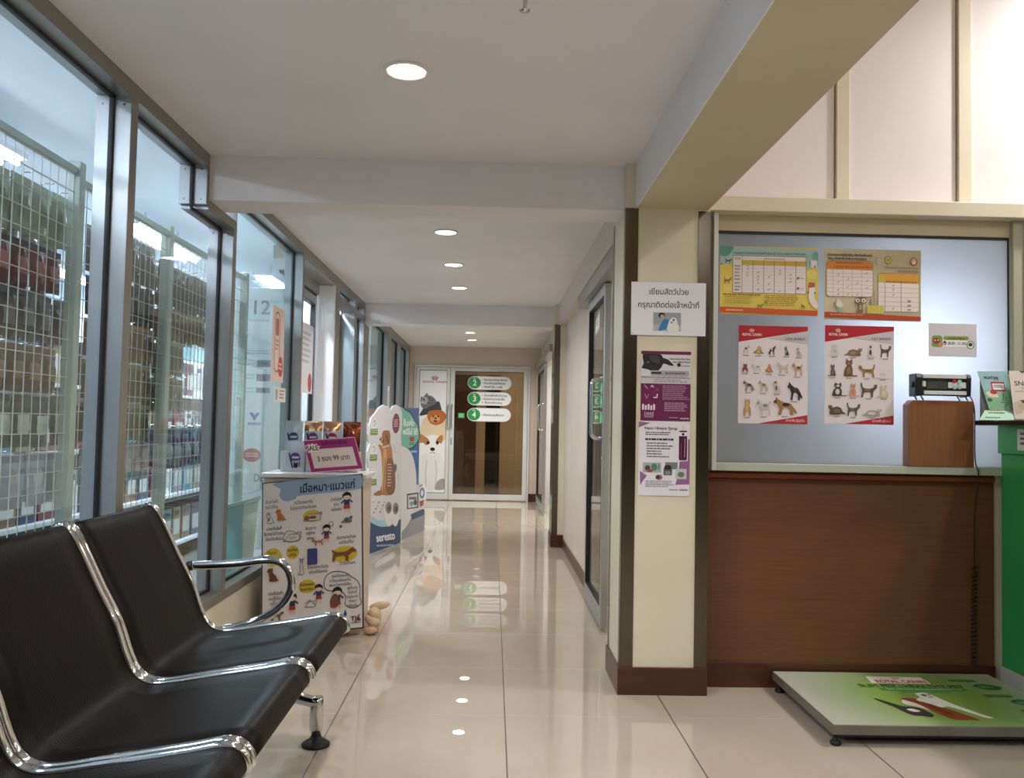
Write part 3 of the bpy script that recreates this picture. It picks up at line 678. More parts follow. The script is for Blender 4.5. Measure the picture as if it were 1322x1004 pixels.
animal(A, 'catstand', 92, 455, 186, 550, '#8a7a3c'); animal(A, 'dog', 498, 786, 586, 856, '#9b8a44', flip=True); animal(A, 'dogtail', 1030, 780, 1082, 846, '#7d6f3a')
A.ell(604, 768, 10, 10, '#4c4638')
A.blob([(1136, 560), (1190, 560), (1200, 640), (1190, 700), (1236, 770), (1232, 836), (1180, 820), (1130, 740), (1122, 660)], '#ece2d6').rect(1126, 504, 1168, 572, '#c9582e').rect(1168, 508, 1198, 566, '#7f7a72').ell(1118, 634, 10, 14, '#7a5a30').ell(1198, 640, 10, 14, '#7a5a30')
A.dashes(86, 672, 546, 692, 1, '#8d7b34', .8, 3, jag=0).dashes(110, 708, 470, 810, 4, '#bba648', .35, 4).dashes(590, 680, 1050, 830, 6, '#ab9640', .4, 5)
A.poly([(50, 842), (1232, 866), (1230, 935), (46, 912)], '#d0592d').up().dashes(120, 872, 330, 896, 1, '#ecb79c', .8, 5, jag=0)
tag(A.build('vaccination_poster'), 'yellow and teal vaccination schedule poster with a dog on it, upper left of frosted window', 'poster', 'posters on the frosted window')
A = wallart(1.438, 1.901, 1.866, 1.588, YP, (42, 58, 1236, 955), step=.0004)
A.base('#d9cfb0')
for k in range(60): A.rect(44+k*20, 58, 52+k*20, 905, '#c9bb93')
A.up().rrect(64, 206, 642, 664, 40, '#8a7d60').rrect(700, 352, 1212, 842, 36, '#8a7d60').up()
A.rrect(70, 214, 636, 658, 36, '#eedfd9').rrect(706, 358, 1206, 836, 32, '#ecddd6').up()
A.poly([(70, 320), (70, 250), (80, 226), (106, 214), (600, 214), (626, 228), (636, 250), (636, 326)], '#dc8a3a').poly([(706, 472), (706, 390), (720, 366), (740, 358), (1172, 358), (1196, 370), (1206, 392), (1206, 484)], '#dba03a').rect(706, 380, 790, 470, '#d0b43c').up()
for y in (366, 410, 458, 508, 556, 606): A.line([(70, y), (636, y+6)], 4, '#b9a89e')
for x in (146, 270, 384, 500): A.line([(x, 320), (x, 656)], 4, '#b9a89e')
for y in (536, 596, 654, 712, 770): A.line([(706, y), (1206, y+4)], 4, '#b9a89e')
for x in (788, 988): A.line([(x, 470), (x, 834)], 5, '#9c8b7c')
for x, y in ((560, 360), (210, 386), (332, 440), (562, 458), (210, 482), (446, 490), (326, 534), (566, 546), (210, 580), (212, 630), (330, 632), (444, 632), (890, 506), (890, 560), (890, 624), (886, 802)): A.line([(x-10, y), (x-2, y+9), (x+14, y-12)], 6, '#8a7d76')
for y in (706, 764, 818): A.dashes(1066, y-16, 1110, y+12, 2, '#6f665e')
A.dashes(180, 226, 520, 250, 1, '#b4622a', .7, 7, jag=0).dashes(160, 280, 620, 300, 1, '#b4622a', .7, 8, jag=0).dashes(800, 452, 1180, 468, 1, '#a8702a', .8, 9, jag=0)
A.text('โปรแกรมการฉีดวัคซีน ป้องกันเห็บหมัด', 78, 152, 40, '#5a4a3a', 'l', 550, bold=2).text('ไรในหู ถ่ายพยาธิ สำหรับแมวและลูกแมว', 78, 196, 38, '#5a4a3a', 'l', 480, bold=2)
A.text('โปรแกรมการถ่ายพยาธิและ', 1200, 296, 38, '#9c7a66', 'r', 430).text('ควบคุมโรคทางเดิน', 1200, 340, 38, '#9c6a56', 'r', 260, bold=1)
A.ell(714, 210, 36, 44, '#9a9388').ell(822, 190, 38, 46, '#7d7638').ell(1142, 200, 44, 56, '#8a5a48').up().ell(714, 210, 31, 38, '#dcd3bd').ell(822, 190, 32, 40, '#cfc65a').ell(1142, 198, 34, 44, '#d8a79a').up().ell(1142, 216, 20, 22, '#efe2da').dashes(700, 200, 728, 226, 2, '#8d8678').dashes(808, 178, 836, 206, 2, '#6a6430')
A.blob([(420, 740), (424, 690), (440, 670), (540, 672), (552, 700), (548, 740), (510, 764), (512, 868), (450, 868), (456, 764)], '#8a6a4e').up().ell(450, 708, 26, 24, '#efe6da').ell(524, 708, 26, 24, '#efe6da').up().ell(452, 710, 11, 12, '#2a221c').ell(522, 710, 11, 12, '#2a221c').ell(484, 776, 9, 9, '#e9dccb').ell(484, 806, 9, 9, '#e9dccb')
A.line([(210, 690), (160, 740), (180, 800), (214, 830)], 8, '#b0a48c').blob([(186, 740), (210, 690), (256, 740), (262, 790), (210, 800), (186, 780)], '#e7dccb').ell(238, 832, 34, 24, '#8fb9a4').rrect(564, 766, 770, 868, 12, '#cfc05a')
A.line([(610, 690), (606, 730), (612, 764)], 9, '#77705c').line([(654, 580), (650, 660), (660, 764)], 8, '#a79c7c')
A.poly([(40, 860), (1228, 896), (1226, 955), (38, 926)], '#b9472a').up().dashes(110, 884, 520, 900, 1, '#dba08a', .7, 3, jag=0)
tag(A.build('vaccination_poster'), 'beige striped poster with two orange-headed tables, upper right of frosted window', 'poster', 'posters on the frosted window')
def breed_poster(x0, z1, x1, z0, fr, title, tt, names, lab):
    A = wallart(x0, z1, x1, z0, YP, fr, step=.0004)
    W, Hh = fr[2]-fr[0], fr[3]-fr[1]; X, Y = fr[0], fr[1]
    A.base('#e6dcdf')
    A.poly([(X, Y), (X+W, Y), (X+W, Y+.045*Hh), (X, Y+.17*Hh)], '#b32230').poly([(X+W, Y+.045*Hh), (X+W, Y+.18*Hh), (X+.42*W, Y+.125*Hh)], '#c9c3c8').poly([(X+W, Y+.905*Hh), (X+W, Y+Hh), (X+.28*W, Y+Hh)], '#b5303a')
    A.up().line([(X+.42*W, Y+.125*Hh), (X+W, Y+.18*Hh)], 3, '#9a949a')
    crown(A, X+.19*W, Y+.062*Hh, 56, '#eec8c9')
    A.text('ROYAL CANIN', X+.19*W, Y+.105*Hh, 32, '#f1dcdc', 'c', 170, bold=1.5).text(title, X+.955*W, Y+.14*Hh, 32, '#5d5258', 'r', 176).text(tt, X+.955*W, Y+.975*Hh, 32, '#eec8c9', 'r', 168, bold=1)
    for (k, a, b_, c_, d_, c1, c2, fl) in names:
        A.up(); animal(A, k, a, b_, c_, d_, c1, c2, fl); A.up(-1)
        A.dashes((a+c_)/2-28, d_+8, (a+c_)/2+28, d_+18, 1, '#8f868c', .8, int(a), jag=.1)
    tag(A.build('breed_poster'), lab, 'poster', 'posters on the frosted window')
breed_poster(1.063, 1.554, 1.367, 1.128, (66, 60, 684, 945), 'DOG BREEDS', 'สายพันธุ์สุนัข', [
 ('dogtail', 106, 230, 164, 320, '#c9c2c2', '#34302f', True), ('puff', 196, 244, 290, 322, '#a98f57', '#c9b27a', False), ('dogtail', 332, 234, 402, 324, '#3d3836', '#c8bdb8', True), ('sit', 470, 240, 518, 324, '#4b4648', '#b5adac', False), ('sit', 572, 246, 634, 332, '#c3babb', '#9a8f90', False),
 ('front', 92, 400, 160, 484, '#9c4e44', '#5d5a66', False), ('dog', 178, 400, 274, 480, '#d7d2d4', '#8f8a8e', False), ('puff', 304, 406, 372, 488, '#b97a45', '#d49a62', False), ('dog', 396, 382, 512, 492, '#c2b49c', '#d9cfbd', False), ('dog', 540, 380, 638, 508, '#c9a077', '#6a4a33', False),
 ('dogtail', 104, 554, 210, 658, '#8b8884', '#3e3c3a', False), ('dogtail', 244, 546, 332, 662, '#c0ad98', '#7d6a58', False), ('sit', 366, 548, 452, 668, '#cfc5c0', '#6e5244', False), ('dogtail', 500, 560, 634, 730, '#2e2a2c', '#4a4240', False),
 ('front', 102, 712, 190, 882, '#b5945a', '#cfb27a', False), ('dog', 224, 716, 356, 874, '#c9c3c4', '#8e888b', False), ('dogtail', 372, 700, 586, 866, '#a07c4c', '#3d3129', False)], 'red and white dog breeds poster, lower left on the frosted window')
breed_poster(1.442, 1.563, 1.746, 1.1335, (74, 76, 694, 950), 'CAT BREEDS', 'สายพันธุ์แมว', [
 ('catsit', 96, 236, 222, 344, '#d8d2d0', '#c3bab6', False), ('catlie', 246, 258, 410, 348, '#7d6856', '#9a866f', False), ('catsit', 442, 230, 526, 354, '#cfc6c0', '#3a3432', True), ('catstand', 566, 236, 670, 354, '#4d4b50', '#626068', False),
 ('catsit', 100, 418, 188, 530, '#5d5b60', '#74727a', False), ('catsit', 216, 366, 366, 532, '#6f573c', '#8d744f', True), ('catstand', 374, 416, 530, 534, '#9a7a50', '#7a5c38', True), ('catlie', 516, 440, 668, 542, '#e4dfdd', '#d2ccca', False),
 ('catsit', 110, 580, 272, 708, '#4a4643', '#d8d2ce', True), ('catsit', 268, 582, 386, 708, '#d19a86', '#c08772', True), ('catstand', 388, 582, 546, 712, '#5e5142', '#80705a', False), ('catsit', 534, 592, 668, 712, '#c9bda0', '#dcd3bd', False),
 ('catlie', 104, 762, 262, 872, '#5e5142', '#7d6d57', True), ('catstand', 266, 760, 394, 880, '#5a5655', '#7a7573', False), ('catlie', 404, 796, 584, 880, '#a79d94', '#d5cdc6', False)], 'red and white cat breeds poster, lower right of the four posters on frosted window')
A = wallart(1.900, 1.582, 2.112, 1.437, YP, (292, 66, 550, 252), step=.0004, thick=.001)
A.base('#d3cfd6').rrect(308, 134, 366, 200, 16, '#7f9a3c').rrect(372, 136, 508, 158, 8, '#86a03a').rrect(366, 160, 512, 196, 4, '#f0eef0').ell(517, 184, 21, 24, '#5f7a34').up()
A.ell(334, 164, 19, 17, '#8f4038').ell(356, 184, 14, 14, '#c98a7a').ell(378, 176, 9, 12, '#22201e').ell(517, 184, 16, 19, '#e6e8dc').up().ell(517, 182, 11, 11, '#3c4a28').text('เวลาเปิดทำการ', 440, 155, 17, '#35401a', 'c', 92, bold=.5).text('(8.00 - 21.00)', 444, 184, 22, '#3a3f2c', 'c', 100, bold=.6).ell(326, 162, 4, 4, '#f0e6e0').ell(342, 160, 4, 4, '#f0e6e0').ell(376, 180, 5, 5, '#e9dccf')
tag(A.build('opening_hours_notice'), 'small pale notice with green opening-hours banner, right side of frosted window', 'notice')

# ------------------------------------------------------------------ wooden block with the scale's display on the sill
o = MB().prism([(1.783, 3.655, .9575), (2.068, 3.655, .9575), (2.068, 3.655, 1.242), (1.803, 3.655, 1.242), (1.783, 3.655, 1.222)], (0, .055, 0), WOODBLOCK).build('wooden_block', None, .003)
tag(recentre(o, (1.926, 3.68, .9575)), 'walnut-brown wooden block standing on the sill of the frosted window', 'block')
d = thing('scale_display', 'black and silver digital weighing display on top of the wooden block', 'scale display', (1.93, 3.68, 1.242))
SILV = mottled('silver_face', '#cfd1d1', '#d8dada', .35, nscale=4)
b = MB(); b.box(1.835, 2.035, 3.652, 3.70, 1.263, 1.352, BLACK); b.build('housing', d, .004)
for x0, x1 in ((1.809, 1.84), (2.03, 2.052)):
    b = MB(); b.prism([(x0, 3.71, 1.2575), (x0, 3.648, 1.262), (x0, 3.643, 1.34), (x0, 3.652, 1.357), (x0, 3.71, 1.357)], (x1-x0, 0, 0), BLACK)
    b.build('end_cap', d, .005)
for x in (1.806, 2.055):
    b = MB(); b.prism([(x-.004, 3.675+.011*math.cos(a*PI/8), 1.308+.011*math.sin(a*PI/8)) for a in range(16)], (.008, 0, 0), BLACK)
    b.build('clamp_knob', d)
b = MB(); b.box(1.841, 2.03, 3.645, 3.653, 1.337, 1.354, SILV); b.box(1.846, 2.03, 3.645, 3.653, 1.267, 1.283, SILV); b.box(1.841, 1.855, 3.648, 3.653, 1.301, 1.324, SILV); b.box(1.952, 2.03, 3.648, 3.653, 1.296, 1.321, SILV); b.build('silver_trim', d, .001)
b = MB(); b.box(1.86, 1.946, 3.649, 3.653, 1.292, 1.325, mat('grey_lcd', '#4a4b47', .25)); 
lc = b.build('screen', d)
A = Art((1.862, 3.6488, 1.323), (.082, 0, 0), (0, 0, -.029), (0, 0, 82, 29), .0003)
A.text('0.0', 74, 24, 22, '#23241f', 'r'); A.build('digits', lc)
for x, z, c_ in ((1.978, 1.326, '#b02435'), (2.0, 1.324, '#9ec9b4'), (1.979, 1.299, '#9ec9b4'), (2.0, 1.30, '#9ec9b4')):
    b = MB(); b.prism([(x+.0085*math.cos(a*PI/8), 3.648, z+.0085*math.sin(a*PI/8)) for a in range(16)], (0, -.003, 0), ink(c_)); b.build('button', d)
for x in (1.818, 1.846, 2.005, 2.04):
    b = MB(); b.tube([(x, 3.675, 1.262), (x+.006, 3.665, 1.2435)], .003, BLACK, 8); b.build('foot', d)
# coiled cord down the panel
q = [(2.06, 3.70, 1.268), (2.074, 3.695, 1.262), (2.077, 3.668, 1.20), (2.077, 3.665, 1.0), (2.083, 3.655, .95), (2.086, 3.655, .93), (2.087, 3.665, .86), (2.089, 3.69, .76), (2.090, 3.695, .53)]
q = smooth(q, 5, False)
for k in range(23*10+1):
    a = 2*PI*k/10; z = .525-.415*(k/230)
    q.append((2.090-.004*(k/230)+.0105*math.cos(a), 3.692+.0105*math.sin(a), z))
o = MB().tube(q, .0026, BLACK, 6).build('coiled_cord')
tag(o, 'black cord running straight then coiled down the brown panel', 'cord')

# ------------------------------------------------------------------ pet scale on the floor
d = thing('platform_scale', 'low platform pet scale with a green printed top on the floor', 'scale', (1.66, 3.35, 0))
SCM = mottled('dull_steel_edge', '#746f64', '#7f7a6f', .4, nscale=5, metal=.4)
x0, x1, y0, y1 = 1.212, 2.14, 3.03, 3.685
b = MB(); b.box(x0, x1, y0, y1, .04, .0755, SCM); b.build('platform', d, .003)
b = MB(); b.box(x0+.03, x1-.03, y0+.03, y1-.03, .022, .04, BLACK); b.build('underframe', d)
for x in (x0+.018, x1-.03):
    for y in (y0+.022, y1-.04):
        MB().lathe([(.0, 0.), (.017, 0.), (.019, .004), (.019, .012), (.012, .017), (.007, .019), (.007, .04)], x, y, RUBBER, 16).build('foot', d)
A = Art((x0+.003, y1-.003, .0758), (x1-x0-.006, 0, 0), (0, -(y1-y0-.006), 0), (0, 0, 922, 649), .0003, .0003)
# printed sheet, drawn across (mm) and down (mm)
def green_sheet():
    m = mat('green_printed_sheet', '#9ac06a', .3)
    nt, N, L, bs = nodes(m)
    tc = N.new('ShaderNodeTexCoord'); mp = N.new('ShaderNodeMapping'); mp.inputs['Location'].default_value = (-.14, -.02, 0); mp.inputs['Scale'].default_value = (1.9, 1.5, 1)
    gr = N.new('ShaderNodeTexGradient'); gr.gradient_type = 'SPHERICAL'
    cr = N.new('ShaderNodeValToRGB'); cr.color_ramp.elements[0].position = .05; cr.color_ramp.elements[0].color = (*lin('#b4b7a6'), 1)
    cr.color_ramp.elements[1].position = .62; cr.color_ramp.elements[1].color = (*lin('#82a24b'), 1)
    L.new(tc.outputs['Object'], mp.inputs[0]); L.new(mp.outputs[0], gr.inputs[0]); L.new(gr.outputs['Fac'], cr.inputs[0]); L.new(cr.outputs[0], bs.inputs['Base Color'])
    return m
A.base('', None, green_sheet())
A.poly([(372, 54), (602, 60), (604, 150), (356, 150)], '#e3d9d0').up()
crown(A, 486, 88, 40, '#b23a3a')
A.text('ROYAL CANIN', 486, 142, 52, '#b02f34', 'c', 210, bold=2).text('SLIM PET : HEALTHY PET', 500, 206, 52, '#2c5a2a', 'c', 430, bold=3)
A.rrect(352, 216, 706, 246, 14, '#3f8a4c').up().dashes(380, 224, 690, 238, 1, '#8ec79a', .8, 3, jag=0).dashes(420, 254, 640, 280, 2, '#5d9a4a', .4, 4)
A.up().blob([(274, 349), (294, 366), (318, 404), (346, 441), (384, 450), (404, 478), (412, 533), (395, 561), (368, 550), (334, 542), (318, 505), (307, 450), (288, 406)], '#34302f')
A.up().blob([(341, 478), (368, 470), (385, 496), (356, 505)], '#cfc7bc')
A.blob([(362, 413), (378, 367), (412, 358), (434, 413), (434, 487), (400, 450)], '#d6cec0').up()
A.blob([(378, 353), (422, 342), (444, 367), (494, 450), (532, 524), (554, 588), (522, 583), (466, 583), (444, 542), (428, 478), (412, 404)], '#8d4526').up().blob([(444, 413), (478, 459), (494, 533), (461, 524)], '#70351d')
A.blob([(434, 367), (466, 328), (466, 286), (500, 272), (522, 283), (530, 314), (554, 413), (598, 524), (620, 561), (588, 561), (544, 478), (516, 441), (488, 450), (466, 413)], '#e3e0d4').up().ell(494, 306, 10, 14, '#5a4d44').ell(515, 302, 6, 8, '#2c2624').line([(502, 328), (516, 328)], 9, '#3a302c')
for k, (x, y) in enumerate(((700, 86), (735, 285), (770, 465))):
    A.rrect(x, y, x+110, y+34, 12, '#4d7f34').blob([(x+60, y+90), (x+100, y+60), (x+140, y+70), (x+170, y+100), (x+150, y+130), (x+100, y+140)], '#2d6a44').up().dashes(x+80, y+90, x+140, y+120, 2, '#8fbf8a', .4, k).up(-1)
A.build('printed_top', d)['label'] = 'green and white printed sheet with a cat and dogs'

# ------------------------------------------------------------------ green counter and what stands on it
GREEN = mottled('green_laminate', '#2f8f45', '#34984b', .3, nscale=2)
c = thing('reception_counter', 'tall green reception counter with a black top at right edge', 'counter', (2.7, 3.2, 0))
b = MB(); b.box(2.192, 3.3, 2.3, 3.668, .116, 1.02, GREEN); b.build('body', c, .004)
b = MB(); b.box(2.176, 3.32, 2.27, 3.668, 1.02, 1.138, mat('light_green_laminate', '#3ca554', .3)); b.build('apron', c, .004)
b = MB(); b.box(2.185, 3.29, 2.31, 3.668, 0, .116, mottled('grey_plinth', '#a7a59c', '#b2b0a7', .4, nscale=4)); b.build('plinth', c, .003)
b = MB(); b.box(2.075, 3.36, 2.2, 3.668, 1.138, 1.160, mat('black_counter_top', '#1c1b1b', .2)); b.build('worktop', c, .006)
# folded leaflets and a counter display
d = thing('leaflet_holder', 'teal cardboard counter display with a tick treatment card', 'counter display', (2.10, 3.58, 1.16))
A = Art((2.065, 3.625, 1.372), (.128, 0, 0), (.012, -.035, -.168), (190, 180, 535, 690), .0005, .002)
A.base('#8fb5b8', [(190, 190), (530, 165), (540, 690), (244, 690)])
A.poly([(228, 430), (535, 420), (540, 690), (244, 690)], '#7fae8c').up().text('FRONTLINE', 330, 290, 48, '#27354a', 'c', 170, bold=3).text('PLUS', 392, 308, 26, '#a8284a', 'c', 54, bold=1)
A.rrect(318, 322, 474, 446, 8, '#b02a4e').up().rrect(334, 346, 464, 424, 6, '#dfe4e2').up().dashes(346, 362, 452, 408, 2, '#4a4e54', .6, 2, jag=0)
A.blob([(240, 470), (290, 440), (350, 470), (380, 520), (280, 520)], '#d8ccb4').up().ell(330, 456, 40, 30, '#b02a3c').ell(270, 560, 30, 24, '#3a5a40').line([(440, 480), (420, 560), (400, 600)], 9, '#3f6a54').line([(460, 520), (470, 600), (430, 650)], 8, '#3f6a54').line([(380, 580), (500, 600)], 8, '#5a8a6a')
A.build('card', d)
A = Art((2.077, 3.59, 1.203), (.118, 0, 0), (-.022, -.06, -.0425), (240, 690, 535, 830), .0005, .002, False)
A.base('#93b8a0', [(240, 690), (535, 690), (520, 830), (150, 830)]).dashes(250, 690, 420, 706, 1, '#b0604a', .8, 3).dashes(270, 716, 440, 740, 1, '#38444a', .9, 4, jag=0).dashes(220, 786, 380, 806, 1, '#38444a', .9, 5, jag=0)
A.build('front_lip', d)
MB().prism([(2.08, 3.632, 1.162), (2.08, 3.60, 1.162), (2.08, 3.632, 1.34)], (.1, 0, 0), mat('grey_card', '#8b9496', .6)).build('strut', d)
d = thing('folded_leaflet', 'cream folded leaflet with black lettering standing beside the teal counter display', 'leaflet', (2.25, 3.55, 1.16))
A = Art((2.186, 3.60, 1.372), (.098, -.02, 0), (0, -.04, -.205), (540, 150, 800, 760), .0005, .0015)
A.base('#d9cfc4').poly([(640, 150), (710, 150), (676, 182)], '#5a4a40').text('SNAP', 672, 338, 82, '#3d3836', 'c', 190, bold=2).text('4Dx Plus', 700, 380, 34, '#8a8078', 'c', 120).dashes(580, 404, 750, 420, 1, '#a2978c', .8, 3, jag=0)
A.poly([(610, 520), (740, 520), (745, 690), (690, 660)], '#5a2a2e').poly([(540, 560), (620, 520), (700, 660), (560, 700)], '#c9b6a4').up().ell(650, 600, 62, 44, '#b9aa9c').ell(690, 580, 30, 24, '#d6ccc0')
A.build('front_panel', d)
A = Art((2.19, 3.635, 1.36), (.098, -.02, 0), (0, .012, -.198), (0, 0, 10, 10), .0005, .0015); A.base('#cfc4b8'); A.build('back_panel', d)
A = Art((2.15, 3.548, 1.1625), (.16, -.03, 0), (-.03, -.09, 0), (0, 0, 160, 90), .0004, .0018)
A.base('#d9c4ae').rect(0, 60, 70, 90, '#efe8de').rect(80, 55, 130, 88, '#c9c25a').up().line([(10, 20), (120, 50)], 6, '#b9a692')
tag(A.build('flat_leaflet'), 'pink and cream leaflets lying flat on the black counter top', 'leaflet')
d = thing('brochure_box', 'white and pink brochure box at the right edge of the counter', 'box', (2.40, 3.5, 1.16))
b = MB(); b.box(2.262, 2.42, 3.42, 3.50, 1.161, 1.262, ink('#e3dadb')); b.build('tray', d, .001)
b = MB(); b.box(2.2615, 2.4205, 3.4185, 3.42, 1.161, 1.19, ink('#b06a86')); b.build('pink_band', d)
for k in range(3): MB().box(2.272, 2.41, 3.43+.02*k, 3.434+.02*k, 1.163, 1.36-.01*k, ink(('#6a4a3c', '#7d5a48', '#5d4034')[k])).build('brochure', d)

A = Art((2.1748, 3.525, 1.125), (0, -.32, 0), (0, 0, -.088), (0, 0, 320, 88))
A.base('#e6e4e2').dashes(20, 14, 300, 74, 3, '#6f6a68', .5, 2)
tag(A.build('counter_notice'), 'white notice stuck on the green counter side at the right edge', 'notice')
# ------------------------------------------------------------------ waiting bench
def perforated():
    m = mat('perforated_brown_steel', '#0e0b0a', .42, 0, .1)
    nt, N, L, bs = nodes(m)
    uv = N.new('ShaderNodeUVMap'); sp = N.new('ShaderNodeSeparateXYZ'); L.new(uv.outputs[0], sp.inputs[0])
    def M(op, a, b=None):
        n = N.new('ShaderNodeMath'); n.operation = op
        for i, x in enumerate((a, b)):
            if x is None: continue
            if isinstance(x, (int, float)): n.inputs[i].default_value = x
            else: L.new(x, n.inputs[i])
        return n.outputs[0]
    p = .0075
    a = M('ADD', M('MULTIPLY', sp.outputs[0], 1/p), 500.); c = M('ADD', M('MULTIPLY', sp.outputs[1], 1/p), 500.)
    u = M('SUBTRACT', M('FRACT', M('ADD', a, c)), .5); v = M('SUBTRACT', M('FRACT', M('SUBTRACT', a, c)), .5)
    d = M('ADD', M('MULTIPLY', u, u), M('MULTIPLY', v, v)); hole = M('LESS_THAN', d, .075)
    mx = N.new('ShaderNodeMixRGB'); mx.inputs[1].default_value = (*lin('#140f0d'), 1); mx.inputs[2].default_value = (*lin('#050404'), 1)
    L.new(hole, mx.inputs[0]); L.new(mx.outputs[0], bs.inputs['Base Color'])
    L.new(M('MULTIPLY', M('SUBTRACT', 1., hole), .14), bs.inputs['Specular IOR Level'])
    return m
PERF = perforated()
prof = smooth([(-1.188, .790), (-1.176, .801), (-1.158, .797), (-1.130, .757), (-1.068, .633), (-1.018, .540), (-.983, .445), (-.955, .400), (-.915, .380), (-.86, .381), (-.76, .398), (-.60, .425), (-.54, .437), (-.508, .433), (-.488, .414), (-.482, .392)], 3, False)
def seat_sheet(y0, y1):
    me = bpy.data.meshes.new('seat_shell'); ys = [y0+(y1-y0)*k/6 for k in range(7)]
    s = [0.]
    for i in range(1, len(prof)): s.append(s[-1]+math.dist(prof[i], prof[i-1]))
    v = [(x, y, z) for x, z in prof for y in ys]
    f = [(i*7+k, (i+1)*7+k, (i+1)*7+k+1, i*7+k+1) for i in range(len(prof)-1) for k in range(6)]
    me.from_pydata(v, [], f); uv = me.uv_layers.new(name='UVMap')
    for lp in me.loops:
        i, k = divmod(lp.vertex_index, 7); uv.data[lp.index].uv = (ys[k], s[i])
    me.materials.append(PERF); me.polygons.foreach_set('use_smooth', [True]*len(f))
    return me
bench = thing('waiting_bench', 'dark perforated steel three-seat waiting bench with chrome edges, by the shop windows', 'bench', (-.85, 2.1, 0))
def put(o, parent):
    COL.objects.link(o); o.parent = parent; o.data.transform(world(parent).inverted()); return o
for y0, y1 in ((2.428, 2.985), (1.828, 2.385), (1.228, 1.785)):
    o = put(bpy.data.objects.new('seat_shell', seat_sheet(y0, y1)), bench)
    md = o.modifiers.new('sheet', 'SOLIDIFY'); md.thickness = .006; md.offset = -1
    for y in (y0-.007, y1+.007):
        b = MB(); q = [(x, y, z) for x, z in prof]; q = q+[(-.497, y, .383)]
        b.tube(q, .0108, CHROME, 10); b.build('edge_tube', bench)['label'] = 'chrome edge tube'
b = MB(); b.box(-.86, -.80, 1.2, 3.0, .285, .325, BLACK); b.build('support_beam', bench, .004)
for y in (1.30, 1.807, 2.407, 2.90):
    b = MB(); b.prism([(-.97, y-.012, .372), (-.60, y-.012, .405), (-.62, y-.012, .385), (-.80, y-.012, .322), (-.86, y-.012, .322), (-.95, y-.012, .355)], (0, .024, 0), BLACK)
    b.build('seat_bracket', bench)
for y in (2.985, 1.25):
    b = MB()
    b.tube(smooth([(-.83, y, .305), (-.74, y, .235), (-.66, y, .168), (-.60, y, .148), (-.568, y, .146)], 4, False), [.028]*8+[.025]*9, CHROME, 10, flat=.75)
    b.lathe([(.0, .164), (.020, .163), (.0235, .155), (.0235, .055), (.018, .05), (.018, .03)], -.578, y, CHROME, 18)
    lg = b.build('leg', bench); lg['label'] = 'chrome leg'
    MB().lathe([(.0, 0.), (.047, 0.), (.048, .007), (.036, .016), (.022, .024), (.017, .036)], -.578, y, RUBBER, 22).build('rubber_foot', lg)
    b = MB(); b.tube(smooth([(-.83, y, .305), (-.92, y, .23), (-1.0, y, .165), (-1.06, y, .15)], 4, False), .021, CHROME, 10, flat=.75)
    b.lathe([(.0, .158), (.0165, .15), (.0165, .055), (.013, .03)], -1.06, y, CHROME, 18)
    lg = b.build('leg', bench); lg['label'] = 'chrome leg'
    MB().lathe([(.0, 0.), (.034, 0.), (.035, .006), (.026, .014), (.012, .034)], -1.06, y, RUBBER, 22).build('rubber_foot', lg)
for y in (3.022, 1.19):
    q = smooth([(-1.03, y, .592), (-.96, y, .596), (-.86, y, .604), (-.775, y, .616), (-.72, y, .606), (-.688, y, .562), (-.688, y, .508), (-.722, y, .455), (-.785, y, .413), (-.86, y, .386), (-.92, y, .376)], 4, False)
    b = MB(); b.tube(q, .0155, CHROME, 14); ar = b.build('armrest', bench); ar['label'] = 'looped chrome armrest'
    MB().tube([(-1.045, y, .591), (-1.026, y, .5925)], .0165, BLACK, 14).build('end_cap', ar)

# ------------------------------------------------------------------ display table, board, sale card and pouches
BEIGE = mottled('beige_table_side', '#c9b7a6', '#d3c2b2', .4, nscale=3)
t = thing('display_table', 'beige box table with a white top between window and corridor', 'table', (-.92, 4.68, 0))
b = MB(); b.box(-1.185, -.668, 4.53, 4.83, 0, .803, BEIGE); b.build('body', t, .004)
b = MB(); b.box(-1.20, -.652, 4.515, 4.845, .803, .826, mat('white_table_top', '#e6e4e2', .25)); b.build('table_top', t, .003)
O = Vector((-1.183, 4.487, .776)); U = Vector((.515, -.012, .058)); D = Vector((.039, -.076, -.772))
A = Art(O, U, D, (62, 105, 655, 965), .0006, .014)
A.base('#17171a').up(.4).rect(68, 111, 649, 958, '#dcd3d0')
A.up().blob([(150, 111), (649, 111), (648, 190), (300, 196), (262, 214), (200, 222), (164, 190), (172, 150)], '#8fa3ba', 3)
A.poly([(480, 958), (510, 940), (552, 850), (560, 880), (540, 920), (572, 958)], '#3a3f86')
A.up().text('เมื่อหมา·แมวแก่', 282, 182, 62, '#16203c', 'l', 326, bold=2.5)
DK = '#37332f'; YE = '#cdb13a'
def say(ls, x, y, h, fit, al='c', c=DK):
    for i, l in enumerate(ls): A.text(l, x, y+i*h*1.15, h, c, al, fit[i] if isinstance(fit, (list, tuple)) else fit, bold=.25)
for cx, cy, rx, ry in ((356, 318, 52, 34), (128, 530, 54, 52), (244, 512, 38, 38), (548, 548, 74, 46), (328, 708, 52, 38)): A.ell(cx, cy, rx, ry, YE)
A.up()
say(('ฉันแก่แล้ว', 'เธอจำได้ไหม'), 120, 226, 26, (78, 74)); say(('วันนี้ฉันนอนมากขึ้น', 'ไม่อยากทำอะไรเลย'), 306, 244, 26, (110, 154)); say(('ฉันไม่ซุก', 'ซน', 'เหมือนเดิม'), 500, 244, 25, (64, 30, 60))
